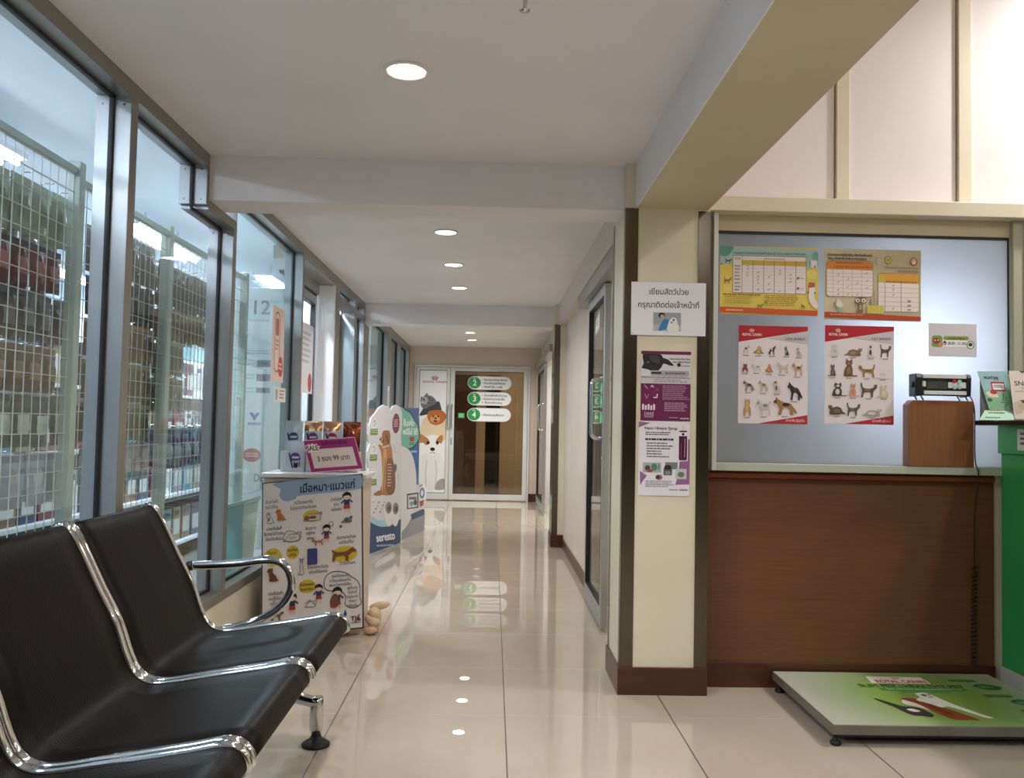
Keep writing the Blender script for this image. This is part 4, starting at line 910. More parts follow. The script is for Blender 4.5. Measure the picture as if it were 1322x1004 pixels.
say(('บางครั้งฉันก็', 'ลืมเธอไปชั่วขณะ', 'โปรดให้อภัยฉัน'), 134, 378, 25, (90, 118, 100)); say(('ฉันอยาก', 'อยู่ข้าง', 'เธอนะ'), 348, 394, 24, (64, 54, 46)); say(('ฉันอาจเดินช้าลง', 'แต่ฉันก็ไป'), 558, 462, 24, (114, 86))
say(('ฉันแก่', 'ตัว'), 122, 512, 24, (52, 34)); say(('ขอแค่เธอ', 'เข้าใจ'), 244, 506, 24, (58, 42)); say(('โปรดอดทนกับฉัน', 'เหมือนที่ฉันอดทน'), 392, 612, 23, (120, 108)); say(('ในวันท้ายๆ',), 564, 606, 22, 90)
say(('ฉันรักเธอนะ', 'ยิ่งกว่าใคร'), 328, 704, 24, (84, 74)); say(('บางครั้งฉันเจ็บ', 'เธอรู้ใช่ไหม', 'อยู่ด้วยกัน'), 146, 738, 24, (90, 84, 64))
cloud = smooth([(428, 700), (440, 660), (480, 640), (520, 642), (560, 654), (588, 676), (622, 700), (638, 740), (636, 790), (644, 826), (610, 846), (570, 842), (550, 820), (554, 780), (520, 746), (470, 744), (436, 730)], 3)
A.line(cloud, 4, DK, True)
say(('ฉันไม่ได้ขี้หงุดหงิด', 'แต่ฉันเหนื่อยแค่นั้น', 'เพราะร่างกายไม่ไหว'), 522, 672, 21, (100, 126, 130)); say(('อยู่กับฉัน', 'ในวันที่', 'ฉันอ่อนล้า', 'ที่สุด', 'เหมือนเดิม'), 592, 744, 21, (62, 52, 66, 40, 62))
animal(A, 'sit', 84, 276, 134, 340, '#d9d4cf', '#6e6a68', ol=DK); animal(A, 'sit', 136, 260, 206, 330, '#b3703a', None)
A.up(); animal(A, 'catlie', 306, 288, 420, 346, '#c9bfae', '#7a4a2c', ol=DK); A.ell(328, 330, 16, 14, '#7d5a2c'); animal(A, 'catlie', 190, 388, 296, 452, '#cfc7c2', '#bdb4ae', ol=DK); A.line(smooth([(190, 430), (210, 392), (250, 396), (296, 432), (250, 452), (210, 446)], 3), 3, '#5a5654', True)
animal(A, 'catlie', 532, 330, 596, 374, '#7a7476', '#4c484a', ol=DK); animal(A, 'dog', 352, 446, 426, 486, '#a5654a'); A.ell(528, 392, 8, 8, '#5d595a')
def child(x, y, s, arms=True):
    A.line([(x-4*s, y+26*s), (x-7*s, y+44*s)], 5*s, '#d9b79e').line([(x+5*s, y+26*s), (x+9*s, y+44*s)], 5*s, '#d9b79e').up()
    A.poly([(x-10*s, y+14*s), (x+10*s, y+14*s), (x+13*s, y+31*s), (x-13*s, y+31*s)], '#9c3b2a').up()
    A.poly([(x-9*s, y-2*s), (x+9*s, y-2*s), (x+11*s, y+17*s), (x-11*s, y+17*s)], '#2c3560').line([(x-9*s, y), (x-21*s, y+10*s)], 5*s, '#2c3560').line([(x+9*s, y), (x+21*s, y+9*s)], 5*s, '#2c3560').up()
    A.ell(x, y-12*s, 13*s, 12*s, '#e0bfa6').up().blob([(x-17*s, y-8*s), (x-15*s, y-22*s), (x, y-30*s), (x+15*s, y-22*s), (x+17*s, y-8*s), (x+9*s, y-15*s), (x-9*s, y-15*s)], '#17151a').up(-4)
child(564, 246, 1.56); child(444, 412, 1.31); child(398, 740, 1.38); child(244, 780, 1.56); child(506, 772, 1.62)
A.up(5).blob([(462, 810), (476, 770), (500, 762), (514, 786), (510, 826), (480, 836)], '#6a4a38').ell(486, 826, 22, 12, '#8d3a2c').up(-5)
A.rrect(332, 500, 390, 590, 8, '#3a4272'); animal(A, 'catsit', 278, 548, 318, 640, '#d8d2ce', '#c4bdb8', ol=DK); A.line([(286, 552), (298, 572), (312, 550)], 3, DK)
animal(A, 'dog', 470, 508, 624, 584, '#7c4a24', flip=True); animal(A, 'sit', 90, 584, 164, 664, '#6d4326'); animal(A, 'dogtail', 112, 824, 198, 880, '#7a5a3c', '#3f3026', flip=True); animal(A, 'catlie', 318, 780, 384, 822, '#d8d2ce', None, ol=DK); A.line([(322, 800), (350, 784), (382, 818)], 3, DK)
A.ell(472, 372, 13, 13, DK).up().ell(472, 372, 10, 10, '#dcd3d0')
A.text('TJ', 598, 918, 34, '#2a2a44', 'c', 32, bold=2).blob([(618, 916), (626, 890), (636, 884), (632, 900), (642, 916)], '#7a2f3a').dashes(582, 926, 644, 934, 1, '#6a6670')
bd = tag(A.build('illustrated_board'), 'white board of cartoon pets and Thai writing leaning on the beige table', 'board')

# sale card
O = Vector((-1.005, 4.60, .996)); U = Vector((.27, .02, .024)); D = Vector((.062, -.072, -.166))
A = Art(O, U, D, (395, 375, 1040, 815), .0006, .003)
A.base('#e8b6cf').rect(402, 384, 1032, 806, '#a0246c').up()
A.rect(450, 506, 980, 762, '#e2d0cb').up()
A.poly([(405, 440), (430, 452), (445, 425), (470, 440), (500, 420), (520, 440), (556, 430), (552, 455), (590, 470), (560, 495), (585, 520), (540, 522), (530, 548), (495, 535), (470, 562), (450, 540), (420, 555), (424, 525), (400, 515), (420, 490)], '#e9dcd8').up()
A.text('SALE', 415, 520, 90, '#17131a', 'l', 140, bold=3).text('สินค้าราคาพิเศษ', 765, 462, 84, '#5a1450', 'c', 330, bold=3).text('3 ซอง 99 บาท', 710, 672, 96, '#3c302f', 'c', 400, bold=2)
sale = tag(A.build('sale_card'), 'pink SALE price card reading 99 baht propped on the display table', 'sign')
st = MB(); st.box(-1.145, -.725, 4.70, 4.80, .8265, .935, mat('clear_white_acrylic', '#dde3e6', .15))
tag(recentre(st.build('display_step', None, .003), (-.95, 4.75, .8265)), 'small white display step on the table behind the sale card', 'stand')
def pouch_mesh(w, h, d, body, band, dark, foil=None):
    """flat-bottomed sachet with a sealed top edge, printed with a cat under a coloured arch"""
    b = MB(); nx, nz = 9, 13; V = []
    for side in (-1, 1):
        for j in range(nz):
            for i in range(nx):
                u, v = i/(nx-1), j/(nz-1)
                bul = math.sin(PI*u)**.7*(math.sin(PI*min(1, v*1.02))**.6 if v < .9 else 0)*d/2
                V.append(((u-.5)*w, side*(bul+.0006), v*h))
    F = []
    for sidx, base in ((0, 0), (1, nx*nz)):
        for j in range(nz-1):
            for i in range(nx-1):
                q = (base+j*nx+i, base+j*nx+i+1, base+(j+1)*nx+i+1, base+(j+1)*nx+i)
                F.append(q if sidx == 0 else q[::-1])
    top = [f for k, f in enumerate(F)]
    m_top = foil or body
    hi = [f for f in top if V[f[0]][2] > h*.62]; lo = [f for f in top if V[f[0]][2] <= h*.62]
    b.add(V, lo, body, True); b.add(V, hi, m_top, True)
    A = Art((-w*.4, -d/2-.0012, h*.62), (w*.8, 0, 0), (0, 0, -h*.6), (0, 0, 80, 100), .0004, .0004)
    A.blob([(14, 44), (16, 16), (36, 2), (60, 8), (70, 36), (56, 44)], band).up(); A.dashes(24, 22, 62, 34, 1, '#e9dfe2', .9, 2, jag=0)
    A.line(smooth([(8, 6), (14, 30), (22, 60), (30, 84)], 3, False), 7, dark); A.ell(46, 72, 13, 13, dark).ell(38, 60, 5, 6, dark).ell(54, 60, 5, 6, dark).line([(66, 50), (68, 80)], 4, dark)
    k = len(b.v)
    b.v += A.mb.v
    for f, i in zip(A.mb.f, A.mb.mi): b.f.append([k+a for a in f]); b.mi.append(b.slot(A.mb.mats[i])); b.smooth.append(False)
    return b
PALE = mat('pale_blue_sachet', '#c9d3dd', .25, .2); GOLDF = mat('gold_foil', '#c79a76', .18, .85); REDF = mat('coppery_foil', '#b5613f', .12, .95)
kinds = [('pale blue', PALE, '#4a4a86', None), ('gold-topped purple', PALE, '#6a3f7c', GOLDF), ('gold-topped red', PALE, '#9c2f44', GOLDF), ('shiny copper', REDF, '#8a2230', REDF)]
protos = []
for k, (nm, body, band, foil) in enumerate(kinds):
    o = pouch_mesh(.098, .165, .022, body, ink(band) if False else band, '#22242e', foil).build('food_pouch', None, weld=False); protos.append(o)
spots = [(0, -1.090, 4.75, .9355), (1, -.985, 4.75, .9355), (2, -.880, 4.75, .9355), (3, -.775, 4.75, .9355), (0, -1.060, 4.675, .827), (2, -.952, 4.675, .827), (1, -.844, 4.675, .827)]
used = set()
for n, (k, x, y, z) in enumerate(spots):
    o = protos[k] if k not in used else protos[k].copy()
    if k in used: COL.objects.link(o)
    used.add(k); o.location = (x, y, z); o.rotation_euler = (-.10 if z > .9 else -.07, 0, .12*((n % 3)-1))
    tag(o, '%s pet food pouch standing %s' % (kinds[k][0], 'on the display step' if z > .9 else 'in front of the display step'), 'pouch', 'food pouches on the table')
# plush toy by the table
PL = mottled('cream_plush', '#d9bd98', '#e3caa8', .95, nscale=30, bump=.3)
d = thing('plush_toy', 'cream plush toy lying on the floor beside the table and board', 'toy', (-.62, 4.62, 0))
R = lambda a, ax: Matrix.Rotation(math.radians(a), 3, ax)
b = MB(); b.ellipsoid((-.612, 4.66, .055), (.038, .10, .052), PL); b.ellipsoid((-.60, 4.57, .095), (.036, .045, .038), PL); b.build('body', d)
b = MB(); b.ellipsoid((-.575, 4.60, .135), (.055, .03, .022), PL, R(-12, 'Y')); b.build('arm', d)
b = MB(); b.ellipsoid((-.603, 4.545, .068), (.045, .032, .026), PL, R(25, 'Y')); b.build('leg', d)
b = MB(); b.ellipsoid((-.612, 4.53, .025), (.04, .032, .0245), mottled('pinkish_plush', '#d6a98a', '#dfb79a', .95, nscale=30, bump=.3)); b.build('leg', d)

# ------------------------------------------------------------------ cardboard standees
def warp4(bl, br, tl, tr, H):
    def w(x, y):
        u = (x-bl[0])/(br[0]-bl[0]); yb = bl[1]+(br[1]-bl[1])*u; yt = tl+(tr-tl)*u
        return u, 1-(yb-y)/(yb-yt)
    return w
class WArt(Art):
    warp = None
    def p(s, x, y, l=None):
        if s.warp: x, y = s.warp(x, y)
        return Art.p(s, x, y, l)
d = thing('pet_collar_standee', 'white cloud-edged cardboard standee of a standing dog above a navy base', 'standee', (-.92, 7.58, 0))
A = WArt((-1.0, 7.235, 1.25), (.178, .715, 0), (0, 0, -1.25), (0, 0, 1, 1), .0012, .012)
A.clip = False; A.warp = warp4((160, 980), (325, 925), 176, 194, 1.25); A.kx, A.ky = 1/165., 1/165.
A.base('#dfe0e4', [(158, 980), (156, 820), (150, 700), (140, 600), (136, 560), (146, 520), (138, 470), (136, 430), (148, 390), (142, 340), (142, 290), (150, 250), (170, 225), (186, 196), (210, 180), (236, 190), (250, 210), (262, 190), (282, 183), (304, 196), (316, 230), (318, 290), (312, 350), (318, 420), (320, 560), (322, 700), (325, 800), (326, 925)])
A.poly([(158, 978), (155, 800), (200, 830), (260, 835), (325, 795), (326, 924)], '#284a74').blob([(156, 770), (200, 800), (240, 800), (256, 830), (210, 834), (160, 806)], '#a9cfe2')
A.up().text('seresto', 192, 916, 62, '#eef1f4', 'l', 100, rot=-.12, bold=2.5).dashes(194, 930, 290, 942, 1, '#a9bad0', .8, 3, jag=0)
A.ell(282, 283, 21, 54, '#7a3440', 20).up().dashes(270, 262, 296, 306, 4, '#d9b8bc', .5, 4).up(-1)
for y in (282, 420, 552): A.ell(166, y, 17, 36, '#e9eae9').up().line([(158, y-10), (168, y-20), (174, y), (164, y+10)], 3, '#9a9c9c').rect(148, y+26, 184, y+60, '#6f8f3c').dashes(152, y+32, 180, y+54, 2, '#c9d6a8', .4, 2, jag=0).up(-1)
A.blob([(212, 340), (222, 322), (242, 322), (252, 350), (250, 380), (262, 420), (268, 470), (280, 520), (286, 590), (282, 650), (250, 668), (214, 664), (202, 650), (214, 600), (212, 520), (204, 440), (190, 400), (196, 392), (210, 402), (206, 370)], '#b67a3c').up()
A.blob([(208, 330), (222, 318), (246, 324), (252, 360), (246, 400), (224, 404), (208, 380)], '#a3662f').ell(232, 350, 5, 7, '#241812').ell(212, 372, 6, 7, '#241812').line([(212, 410), (246, 400)], 8, '#c9ccd2')
A.ell(238, 372, 8, 22, '#7d4a22', rot=-.3).blob([(216, 430), (232, 424), (236, 520), (226, 640), (214, 640), (216, 540)], '#d3a468').line([(228, 470), (222, 650)], 4, '#8d5a2c').blob([(196, 360), (206, 352), (212, 372), (204, 384)], '#c98f50').ell(198, 366, 4, 6, '#241812').line([(200, 382), (216, 380)], 3, '#5a3418')
A.blob([(236, 480), (262, 470), (276, 520), (286, 590), (282, 650), (256, 668), (236, 640), (232, 560)], '#8a5230').blob([(170, 660), (200, 640), (216, 662), (190, 668)], '#a56d36').dashes(240, 500, 266, 630, 8, '#d9bfa4', .35, 6)
A.blob([(268, 520), (284, 500), (292, 520), (284, 546)], '#5d5a5c')
for cx, cy in ((252, 735), (292, 740)):
    A.ell(cx, cy+30, 21, 66, '#eceded').up().ell(cx, cy, 17, 32, '#8a8580').ell(cx+3, cy+4, 9, 16, '#5a4a44').up(-1)
for k in range(14): A.ell(172+(k*37) % 60, 700+(k*53) % 70, 2.5, 3.5, '#3a4a62', 8)
A.rect(296, 556, 308, 588, '#cfd3d6').line([(266, 400), (280, 420)], 4, '#b9c6dd').line([(266, 430), (290, 440)], 4, '#b9c6dd')
A.build('printed_panel', d)
MB().prism([(-1.015, 7.245, .0), (-1.015, 7.245, .9), (-1.12, 7.27, 0)], (.004, .012, 0), mat('brown_cardboard', '#a58a66', .8)).build('easel_back', d)
d = thing('speech_bubble_standee', 'blue cardboard standee with teal speech bubble, behind the white dog standee', 'standee', (-.76, 8.56, 0))
A = WArt((-.835, 8.165, 1.25), (.152, .795, 0), (0, 0, -1.25), (0, 0, 1, 1), .0012, .012)
A.clip = False; A.warp = warp4((328, 905), (452, 852), 194, 202, 1.25); A.kx, A.ky = 1/124., 1/124.
A.base('#dcdde0', [(326, 904), (300, 620), (302, 198), (402, 198), (412, 300), (412, 600), (440, 614), (462, 640), (458, 690), (448, 740), (452, 852)])
A.poly([(302, 198), (402, 198), (410, 300), (412, 610), (300, 620)], '#28609a').poly([(330, 800), (452, 745), (452, 852), (328, 904)], '#9a9da2')
A.up().blob([(300, 198), (330, 204), (362, 224), (382, 258), (404, 290), (414, 340), (404, 386), (370, 420), (330, 424), (300, 410)], '#1f2f38').up().blob([(300, 206), (330, 212), (358, 230), (378, 264), (398, 294), (408, 340), (398, 380), (366, 412), (330, 416), (300, 404)], '#72bfa9')
A.up().text('ในค่ะ', 350, 296, 44, '#eef6f2', 'c', 56, bold=2).text('หนีไม่ ได้', 358, 342, 40, '#eef6f2', 'c', 76, bold=2).blob([(356, 356), (378, 352), (382, 374), (362, 378)], '#a03a44').dashes(354, 384, 384, 400, 2, '#2a4a44').dashes(366, 428, 398, 440, 1, '#b9d0e6', .8, 3, jag=0)
A.blob([(300, 430), (340, 414), (372, 450), (392, 520), (400, 600), (396, 700), (370, 800), (330, 860), (310, 860), (300, 700)], '#e6e6e8')
A.up().poly([(350, 660), (412, 652), (414, 734), (352, 742)], '#1d1f26').up().poly([(356, 668), (406, 660), (408, 728), (358, 736)], '#d9dce2').up().dashes(362, 676, 402, 692, 1, '#3a3f50', .9, 2, jag=0).ell(396, 706, 10, 16, '#3a3f50').ell(376, 712, 10, 12, '#8a90a8')
A.ell(438, 655, 23, 44, '#eef0f2').up().ell(433, 655, 15, 30, '#3c7fb8').up().ell(433, 655, 8, 17, '#eef0f2').line([(418, 620), (432, 612)], 6, '#b0453f').up(-2)
A.poly([(372, 770), (440, 740), (450, 745), (450, 770), (380, 800)], '#34527c').poly([(418, 700), (446, 690), (440, 722), (424, 730)], '#a94a4a')
A.build('printed_panel', d)
MB().prism([(-.85, 8.20, .0), (-.85, 8.20, .9), (-.95, 8.225, 0)], (.004, .012, 0), mat('brown_cardboard', '#a58a66', .8)).build('easel_back', d)
# ------------------------------------------------------------------ the shop behind the glass
wall('wall_shop', [(-5.3, -5.2, -3, 12.5, 0, 2.62), (-5.2, XB-.002, -3.1, -3, 0, 2.62), (-5.2, XB, 9.3, 9.4, 0, 2.62), (XB-.001, XF-.05, -5, 12.5, ZC+.001, 2.62), (-3.6, XB, 12.44, 12.54, 0, 2.62)], SHOPWALL)
wall('floor_shop', [(-5.2, -1.336, -3, 9.3, 0, .004)], mottled('dark_shop_floor', '#6d706e', '#777a78', .3, nscale=3))
wall('ceiling_shop', [(-5.3, XB, -3, 12.5, 2.62, 2.72)], mottled('shop_ceiling', '#dfe8ef', '#e6eef4', .7, nscale=2))
WIRE = mat('white_wire', '#cfd6d2', .35); POST = mottled('pale_green_post', '#b9c9bf', '#c3d2c8', .4, nscale=3)
XGR = -1.55
def grid_panel(y0, y1, z0, z1, label):
    t = thing('wire_grid_panel', label, 'display rack', (XGR, (y0+y1)/2, 0), group='wire grid panels behind the windows')
    b = MB(); n = round((y1-y0)/.055); nz = round((z1-z0)/.068)
    for k in range(n+1):
        y = y0+(y1-y0)*k/n; b.box(XGR-.0014, XGR+.0014, y-.0014, y+.0014, z0, z1, WIRE)
    for k in range(nz+1):
        z = z0+(z1-z0)*k/nz; b.box(XGR+.0014, XGR+.005, y0, y1, z-.0014, z+.0014, WIRE)
    b.build('wire_mesh', t)
    b = MB(); b.box(XGR-.012, XGR+.012, y0, y1, z1, z1+.026, POST); b.build('top_rail', t, .002)
    b = MB(); b.box(XGR-.022, XGR+.022, y1+.002, y1+.046, 0, z1+.05, POST); b.build('post', t, .003)
    b = MB(); b.box(XGR-.16, XGR+.10, y1+.004, y1+.044, 0, .05, POST); b.build('foot', t, .003)
    return t
grid_panel(1.70, 3.15, .70, 1.985, 'white wire grid panel of packets behind the first window, nearest the bench')
grid_panel(3.20, 4.04, .70, 1.955, 'white wire grid panel of packets behind the second window, near post')
grid_panel(4.09, 5.30, .70, 1.955, 'white wire grid panel behind the second window, far side of the pale post')
def packet(w, h, d, c1, c2, c3, seed):
    """hanging bag: flat header with a hole slot, bulging body, printed panel"""
    rnd = random.Random(seed); b = MB(); nx, nz = 6, 9
    M1 = mat('packet_' + c1.lstrip('#'), c1, .22, 0, .5); M2 = ink(c2); M3 = ink(c3)
    V = [(0, 0, 0)]*0
    for sd in (-1, 1):
        for j in range(nz):
            for i in range(nx):
                u, v = i/(nx-1), j/(nz-1)
                bul = (math.sin(PI*u)**.8)*(math.sin(PI*min(1, v/.84))**.7 if v < .84 else 0)*d/2*(1+.25*rnd.uniform(-1, 1))
                V.append((sd*(bul+.0008), (u-.5)*w, -h+v*h))
    for sd in (0, 1):
        for j in range(nz-1):
            for i in range(nx-1):
                a = sd*nx*nz+j*nx+i; q = (a, a+1, a+nx+1, a+nx)
                v = (j+.5)/(nz-1)
                m = M2 if v > .84 else (M3 if .25 < v < .62 and 0 < i < nx-2 else M1)
                b.add([V[k] for k in q], [(0, 1, 2, 3) if sd else (3, 2, 1, 0)], m, v < .84)
    b.tube([(-.002, 0, -.006), (-.002, 0, .012), (.04, 0, .012)], .0022, CHROME, 6)
    return b
SETS = {'pale green': (.125, .195, .03, '#9aa58e', '#b9c2ae', '#7d8a72'), 'dark red': (.10, .155, .035, '#6a2f34', '#3c3438', '#a86a6a'), 'charcoal': (.11, .165, .03, '#33373b', '#55595c', '#6d7478'), 'dark green': (.11, .18, .035, '#2f4a3e', '#3f5a50', '#c6d2cc'), 'pale blue': (.13, .18, .055, '#aebbc8', '#93a2b2', '#c9d3dc'),
 'brown': (.10, .16, .035, '#5d4632', '#7a5c40', '#8d7a5c'), 'moss green': (.085, .165, .025, '#5f6a44', '#8a9468', '#3f4a30'),
 'grey-brown': (.085, .195, .025, '#6f6a62', '#8d887f', '#57524c'), 'olive': (.085, .165, .025, '#7d7350', '#a39a72', '#5c5438'), 'tan': (.09, .155, .025, '#8a6a48', '#b08f68', '#5e4630'), 'silver': (.09, .16, .02, '#a9adb0', '#8d9296', '#cfd3d4'), 'blue': (.12, .2, .05, '#2c5a78', '#3f7a96', '#9ab8c6')}
PK = {}
for k, (nm, s) in enumerate(SETS.items()): PK[nm] = [packet(*s, 31*k).build('hanging_packet', None, weld=False), False]
def hang(nm, y, z, x, label, group):
    src, usedp = PK[nm]
    o = src if not usedp else src.copy()
    if usedp: COL.objects.link(o)
    PK[nm][1] = True
    o.location = (x, y, z); o.rotation_euler = (random.uniform(-.02, .02), random.uniform(-.03, .03), random.uniform(-.06, .06))
    tag(o, label, 'packet', group)
def row(nm, y0, y1, z, step, where, grp, depth=2):
    step = SETS[nm][0]+.009; n = max(1, int((y1-y0-step/2)/step)+1)
    for i in range(n):
        for dpt in range(depth):
            hang(nm, y0+step*(i+.5*dpt), z+random.uniform(-.004, .004), XGR-.07-.08*dpt, where, grp)
W1 = 'behind the first window'
for nm, z, wh in (('pale green', 1.915, 'top'), ('dark red', 1.70, 'second'), ('charcoal', 1.53, 'third'), ('brown', 1.345, 'fourth'), ('dark green', 1.17, 'fifth'), ('pale blue', .965, 'bottom')):
    row(nm, 2.40, 3.31, z, 0, '%s packet hanging in the %s row ' % (nm, wh) + W1, nm + ' packets, first window')
W2 = 'behind the second window'
for nm, z, wh in (('grey-brown', 1.90, 'top'), ('charcoal', 1.69, 'second'), ('tan', 1.51, 'third'), ('olive', 1.34, 'fourth'), ('moss green', 1.16, 'fifth'), ('silver', .98, 'bottom')):
    row(nm, 3.58, 4.13, z, 0, '%s packet hanging in the %s row, near post ' % (nm, wh) + W2, nm + ' packets near the post')
for nm, z, y1, wh in (('grey-brown', 1.86, 5.34, 'long top'), ('tan', 1.65, 4.9, 'second'), ('olive', 1.48, 4.6, 'third'), ('moss green', 1.30, 4.6, 'fourth'), ('blue', 1.05, 5.32, 'bottom')):
    row(nm, 4.19, y1, z, 0, '%s packet hanging in the %s row, past the pale post ' % (nm, wh) + W2, nm + ' packets past the post')
# gondola shelf with boxes further in
SH = mat('shelf_white', '#d3d8da', .4)
g = thing('shop_shelf', 'white shelving unit of boxes inside the shop', 'shelf', (-2.75, 5.85, 0))
b = MB(); b.box(-2.80, -2.77, 2.9, 8.8, 0, 1.62, SH); b.build('back_board', g)
for z in (.12, .50, .88, 1.26):
    MB().box(-2.77, -2.42, 2.9, 8.8, z, z+.022, SH).build('shelf_board', g)
for y in (2.9, 8.82): MB().box(-2.79, -2.42, y-.02, y, 0, 1.62, SH).build('end_panel', g)
pal = [('dark red', '#6d3438'), ('brown', '#6e553c'), ('teal', '#2f6f78'), ('white', '#cdd2d4'), ('navy', '#2a3550'), ('olive', '#7a7146'), ('grey', '#777c80')]
protoB = {}
def carton(nm, c, w):
    if (nm, w) in protoB:
        o = protoB[(nm, w)].copy(); COL.objects.link(o); return o
    b = MB(); b.box(-.11, .11, -w/2, w/2, 0, .26, mat('carton_' + nm, c, .35)); b.box(.1102, .111, -w*.38, w*.38, .05, .17, ink('#b9bcb6')); b.box(.1102, .1112, -w*.30, w*.30, .20, .235, ink('#40444a'))
    o = b.build('carton', None, .003); protoB[(nm, w)] = o; return o
lev = {.142: 'lowest', .522: 'second', .902: 'third', 1.282: 'top'}
for z in lev:
    y = 3.02; k = int(z*10)
    while y < 8.6:
        nm, c = pal[(k*3+int(z*7)) % 7]; w = .16+.03*(k % 3)
        o = carton(nm, c, w); o.location = (-2.58, y+w/2, z+.0005)
        tag(o, '%s box on the %s board of the white shop shelf' % (nm, lev[z]), 'box', '%s boxes on the %s shop shelf board' % (nm, lev[z])); y += w+.03; k += 1
# counter-height bags on the floor of window three and white notice board with posters
nb = thing('notice_board', 'white notice board facing the corridor inside the third window', 'board', (-1.60, 5.74, 0))
b = MB(); b.box(-1.86, -1.40, 5.74, 5.77, .25, 1.98, mat('white_board', '#dbe8ec', .3)); b.build('panel', nb, .003)
for x in (-1.84, -1.43): MB().box(x, x+.02, 5.74, 5.77, 0, .25, ALU).build('foot', nb); MB().box(x-.06+.05, x+.03, 5.62, 5.90, 0, .02, ALU).build('foot', nb)
def bp(x0, z1, x1, z0, lab, fn, c='#dfe9ec', name='notice'):
    A = Art((x0, 5.7385, z1), (x1-x0, 0, 0), (0, 0, z0-z1), (0, 0, 100, 100*(z1-z0)/(x1-x0)), .0008); A.base(c); fn(A); return tag(A.build(name), lab, 'notice')
def f1(A):
    A.text('12', 50, 78, 70, '#8d979b', 'c', 70, bold=2).dashes(14, 96, 86, 110, 1, '#b9c3c6')
def f2(A):
    A.dashes(12, 10, 88, 26, 2, '#a9b5ba')
    for y in (40, 84, 126): A.rect(50, y, 92, y+22, '#7f8b92').dashes(10, y, 44, y+20, 2, '#b9c3c8')
def f3(A):
    A.poly([(30, 30), (44, 30), (50, 42), (56, 30), (70, 30), (50, 62)], '#4a7fb0').dashes(26, 66, 74, 78, 1, '#7f9fbe', .9, 2, jag=0)
    A.ell(44, 190, 34, 26, '#b0555a').up().dashes(20, 182, 70, 200, 2, '#e0c0c2').text('DE', 72, 290, 40, '#8a9aa6', 'c', 40, bold=2)
bp(-1.66, 1.95, -1.47, 1.62, 'pale notice with grey numerals at the top of the white notice board', f1)
bp(-1.68, 1.585, -1.465, 1.28, 'pale notice with three small photos on the white notice board', f2)
bp(-1.665, 1.20, -1.49, .66, 'tall white sign with blue emblem and red circle, low on notice board', f3)
A = Art((XG+.0062, 4.945, 1.765), (0, .285, 0), (0, 0, -.44), (0, 0, 100, 160), .0008, .0008)
A.base('#d9c3b8').rrect(20, 10, 62, 140, 18, '#8f6a60').up().rrect(24, 14, 58, 136, 15, '#dfcabf').up().rrect(28, 24, 54, 62, 8, '#b0605c').dashes(28, 70, 56, 96, 3, '#b98078').ell(74, 126, 20, 22, '#b5433f').up().dashes(60, 118, 88, 136, 2, '#e6b9b2')
tag(A.build('window_sticker'), 'pinkish vertical sticker with a red circle on the third window', 'sticker')
A = Art((XG+.0062, 5.035, 1.295), (0, .27, 0), (0, 0, -.085), (0, 0, 100, 32), .0008, .0008)
A.base('#dfd8d4').dashes(44, 5, 92, 28, 3, '#7d7478', .5, 3).line([(20, 4), (14, 28)], 3, '#8a7a74').blob([(8, 6), (30, 6), (26, 26), (12, 26)], '#a9a6a2')
tag(A.build('window_notice'), 'small pale notice under the pinkish sticker on the third window', 'notice')
tb = thing('storage_tub', 'tall translucent teal tub tilted inside the third window', 'tub', (-1.52, 5.1, 0))
TEAL = mat('teal_plastic', '#7fb3b6', .25)
b = MB(); b.prism([(-1.60, 4.95, .0), (-1.44, 4.95, .0), (-1.40, 4.95, .62), (-1.64, 4.95, .55)], (0, .3, 0), TEAL); b.build('body', tb, .006)
b = MB(); b.prism([(-1.645, 4.94, .552), (-1.395, 4.94, .622), (-1.395, 4.94, .645), (-1.645, 4.94, .575)], (0, .32, 0), mat('pale_lid', '#b9d3d4', .3)); b.build('lid', tb, .003)
# sliding leaf stowed in the doorway, with a poster
d = leaf_x('sliding_glass_door', -1.372, 5.9, 6.54, .015, 2.04, label='aluminium sliding glass door inside the open doorway on the left')
b = MB(); loop_handle(b, (-1.352, 5.93), (.03, 0), 1.0, 1.3, .009, .02); b.build('pull_handle', d)
A = Art((-1.3515, 6.02, 1.80), (0, .42, 0), (0, 0, -.5), (0, 0, 84, 100), .0008, .0008)
A.base('#e3e2ea').ell(66, 84, 13, 14, '#b5343f').dashes(10, 12, 70, 60, 6, '#b9b9c6')
tag(A.build('door_poster'), 'white poster with a red dot on the door in the left doorway', 'poster')
# recessed door further along the left wall
d = leaf_x('sliding_glass_door', -1.36, 6.80, 7.46, .015, 2.03, label='glass door recessed beyond the white doorway jamb on the left', g=GLASSG)
b = MB(); loop_handle(b, (-1.34, 6.88), (.075, 0), 1.02, 1.36, .010, .035); b.build('pull_handle', d)
A = Art((XF+.003, 9.95, 1.52), (0, .13, 0), (0, 0, -.34), (0, 0, 40, 100), .0008, .0012)
A.base('#dfe1e3').rect(6, 14, 18, 80, '#8a8e92').dashes(20, 20, 36, 84, 6, '#b0b4b8')
tag(A.build('wall_notice'), 'small pale notice on the aluminium pillar behind the standees', 'notice')
d = leaf_y('hinged_shop_door', -3.45, -2.75, 9.20, .012, 2.05, .10, .25, .12, .04, GLASSG, 'white-framed glass door at the far end of the shop', m=WHITE)
for o_ in (-.05, .05):
    b = MB(); loop_handle(b, (-2.80, 9.20+math.copysign(.02, o_)), (0, o_), .95, 1.35, .010, .04); b.build('pull_handle', d)

